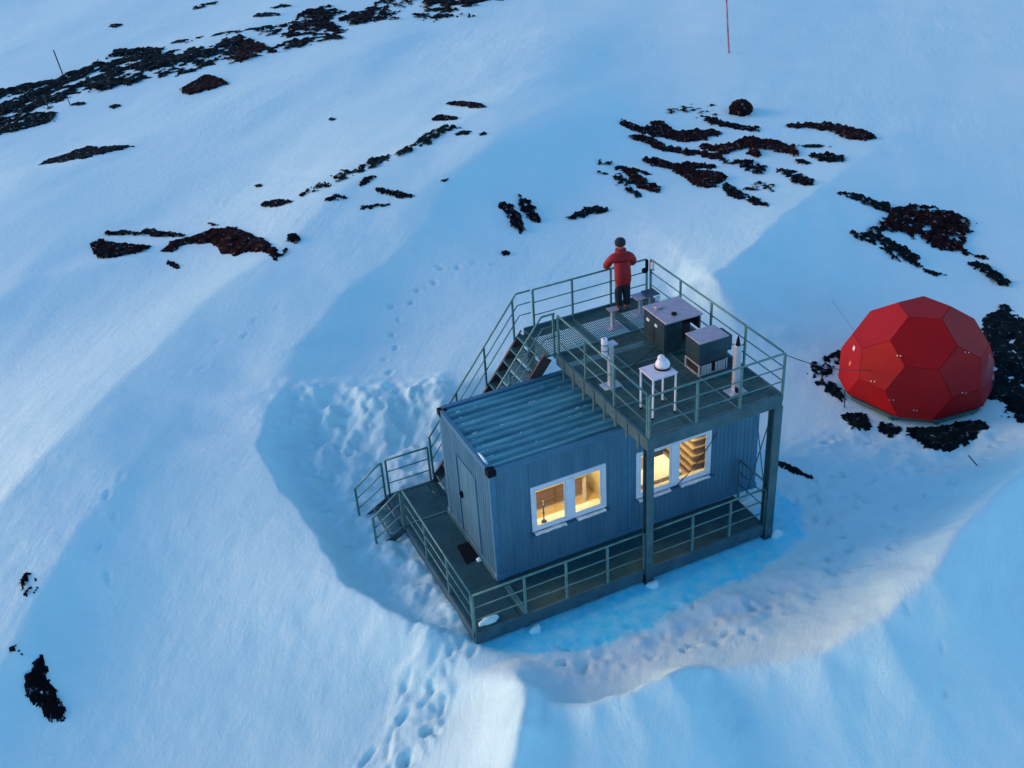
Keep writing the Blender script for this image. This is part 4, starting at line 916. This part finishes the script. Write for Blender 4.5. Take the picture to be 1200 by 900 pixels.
for px,py,lb in ((521,211,'tiny dark speck in the snow, rightmost below the middle rock line'),(389,140,'tiny dark speck alone high above the middle rock line'),(566,157,'tiny dark speck right of the highest ovals of the middle rock line'),(303,218,'tiny dark speck left of the middle rock line')):
    O(lb, [('F','s',[(px-4,py+1,1.0),(px,py,2.2),(px+4,py,1.0)])], 'rock', .15, .3, group='tiny specks on the middle slope')
O('thin dark stone above the rust brown hump', [('L','s',[(483,524,2),(496,527,4),(510,529,2)])], 'rock', .15, .3)
# right half
bx_, by_, bz_ = hit(868, 131)
bm = bmesh.new(); bmesh.ops.create_icosphere(bm, subdivisions=4, radius=1)
for v_ in bm.verts:
    c = v_.co; q = np.array([c.x*1.7+c.z]); p_ = np.array([c.y*1.7-c.z*.7])
    k = 1+.22*float(fbm(q, p_, 301, 3)[0])+.10*float(fbm(q*4, p_*4+3, 303, 3)[0]); v_.co = Vector((c.x*.62*k, c.y*.45*k, c.z*.36*k))
me = bpy.data.meshes.new('boulder'); bm.to_mesh(me); bm.free(); me.materials.append(M['heath'])
o = bpy.data.objects.new('boulder', me); COL.objects.link(o); o.location = (bx_, by_, bz_+.12); o.rotation_euler = (.1,-.05,.5)
tag(o, 'round reddish brown boulder above the striped outcrop', 'boulder')
O('thin grey streaks at the top of the striped outcrop', [('R','s',[(365,262,4),(410,250,8),(475,246,3)]), ('R','s',[(400,262,3),(440,262,4),(480,268,3)])], 'green', .15, .9, .15)
O('upper left dark stripe of the striped outcrop', [('R','s',[(258,287,4),(300,304,9),(330,308,10),(390,320,12),(440,318,13),(500,312,3)]), ('R','s',[(330,287,4),(350,296,10),(372,305,5)])], 'heath', .4, .35)
O('short dark rocks along the top of the striped outcrop', [('R','s',[(440,275,3),(470,283,9),(500,293,6),(545,300,4),(580,305,8)])], 'rock', .35, .45)
O('second dark stripe of the striped outcrop', [('R','s',[(278,320,4),(310,328,10),(350,345,9),(400,356,5),(440,360,6),(480,368,9),(500,378,3)])], 'heath', .4, .35)
O('dark rusty ridge on the right side of the striped outcrop', [('R','s',[(440,345,4),(500,350,13),(560,335,12),(620,345,12),(664,356,10),(668,366,4)]), ('R','s',[(560,352,8),(572,362,10),(580,366,4)])], 'heath', .45, .35)
O('broad lower stripe of the striped outcrop ending in a wide dark rock', [('R','s',[(308,374,4),(350,384,8),(400,400,9),(440,420,20),(480,420,19),(502,420,6)]), ('R','s',[(370,392,4),(420,388,7),(480,392,4)])], 'heath', .5, .3)
O('dark tail running down right from the wide dark rock', [('R','s',[(492,430,5),(515,450,12),(545,462,8),(600,483,4)])], 'rock', .35, .35)
O('thin stripe with speckled end in the middle of the striped outcrop', [('R','s',[(490,383,4),(530,380,5),(560,390,14),(585,400,12),(595,388,3)])], 'rock', .35, .45)
O('mossy speckled ground at the lower right of the striped outcrop', [('R','s',[(545,440,4),(585,438,13),(618,442,6)])], 'green', .2, .7, .1)
O('dark rock with mossy foot at the right of the striped outcrop', [('R','s',[(620,400,4),(645,405,10),(665,420,14),(705,430,6)])], 'rock', .35, .4)
O('small dark stone between the ridge and the right rocks', [('R','s',[(662,378,3),(680,380,6),(698,384,3)])], 'rock', .25, .25)
O('oval dark rock right of the striped outcrop', [('R','s',[(700,366,4),(740,370,11),(780,374,6)])], 'rock', .35, .3)
O('long dark rock at the far right of the striped outcrop', [('R','s',[(642,297,4),(690,294,7),(745,298,9),(790,314,14),(830,320,11),(855,322,4)])], 'heath', .4, .3)
O('faint thin streak under the far right long rock', [('R','s',[(665,343,2),(700,342,4),(745,344,2)])], 'green', .12, .5)
O('dark rock leg at the lower left of the striped outcrop', [('R','s',[(255,395,6),(280,408,10),(310,435,12),(346,447,7)]), ('R','s',[(280,395,3),(325,408,4)])], 'heath', .35, .4)
O('ragged thin dark rocks at the far left of the striped outcrop', [('R','s',[(200,380,4),(235,382,7)]), ('R','s',[(200,405,3),(240,412,6),(275,435,6),(298,462,3)]), ('R','s',[(235,395,3),(260,392,3)])], 'green', .22, .7, .05)
O('large brown heath patch above the red dome', [('R','p',[(866,525),(885,498),(930,482),(980,484),(1010,492),(1050,505),(1082,522),(1075,545),(1062,560),(1066,590),(1030,588),(990,582),(950,560),(905,545),(872,540)])], 'heath', .4, .5, .05)
O('dark arm reaching left from the brown heath patch', [('R','s',[(768,453,4),(800,460,8),(850,480,9),(885,488,12)])], 'green', .3, .35)
O('dark lower arm of rock left of the brown heath patch', [('R','s',[(800,550,6),(830,556,12),(855,562,13),(900,590,17),(940,610,15),(958,624,4)]), ('R','s',[(830,540,4),(870,540,8)])], 'green', .35, .4)
O('thin dark scraps below the lower arm of rock', [('R','s',[(960,630,3),(990,642,6),(1022,645,2)])], 'green', .2, .4)
O('tiny dark stones beside the brown heath patch', [('R','s',[(1055,590,4),(1068,596,5)]), ('R','s',[(1082,600,3),(1098,602,5),(1112,605,2)])], 'rock', .2, .3)
O('dark slanting rock near the right edge above the dome', [('R','s',[(1072,618,4),(1100,628,12),(1135,652,13),(1166,670,6)])], 'green', .35, .35)
O('dark mossy ground right of the red dome', [('F','p',[(1150,385),(1163,362),(1180,358),(1192,372),(1230,400),(1240,470),(1230,500),(1195,492),(1178,472),(1155,466),(1165,440),(1160,410)])], 'green', .3, .3)
O('dark mossy ground left of the red dome', [('F','s',[(948,438,5),(962,432,12),(985,418,7),(996,430,8)]),('F','s',[(960,446,4),(975,458,6),(988,466,4)])], 'green', .22, .45)
O('round dark mossy patch below left of the dome', [('F','s',[(990,488,5),(1004,494,10),(1020,500,7)])], 'green', .16, .35)
O('small dark mossy patch below the middle of the dome', [('F','s',[(1030,500,5),(1042,505,8),(1054,504,4)])], 'green', .16, .35)
O('broad dark mossy patch in front of the dome', [('F','p',[(1062,502),(1100,500),(1130,494),(1150,492),(1156,500),(1140,515),(1122,527),(1098,529),(1078,520),(1064,510)])], 'green', .18, .3)
O('forked dark rock left of the person on the slope', [('F','s',[(588,238,2),(597,247,6),(606,262,7),(612,272,5)])], 'rock', .4, .35)
O('slim dark rock beside the forked one', [('F','s',[(607,231,2),(617,242,7),(627,256,6),(632,259,2)])], 'rock', .4, .4)
O('flat dark streaked rock left above the platform', [('F','s',[(667,257,2),(685,249,5),(700,247,5),(712,246,2)])], 'green', .3, .4)
O('tiny dark stone in the snow left of the platform stairs', [('F','s',[(588,297,2),(593,297,3.2),(597,297,1.5)])], 'rock', .25, .2)
O('small dark rock tuft at the left edge of the photo', [('F','p',[(24,676),(32,670),(38,672),(37,682),(42,690),(36,699),(28,700),(24,690)])], 'rock', .22, .5)
O('long black rock on the lower left snow slope', [('F','p',[(30,795),(40,778),(49,769),(53,790),(60,806),(72,824),(78,843),(68,847),(52,834),(38,822),(31,808)])], 'rock', .3, .25)
O('faint dark specks at the lower left photo edge', [('F','s',[(0,772,2),(6,768,3),(18,764,1.5)])], 'green', .1, .6)
O('thin dark mossy streak in the snow right of the cabin', [('F','s',[(912,543,2),(928,550,4),(952,560,2)])], 'green', .12, .12)
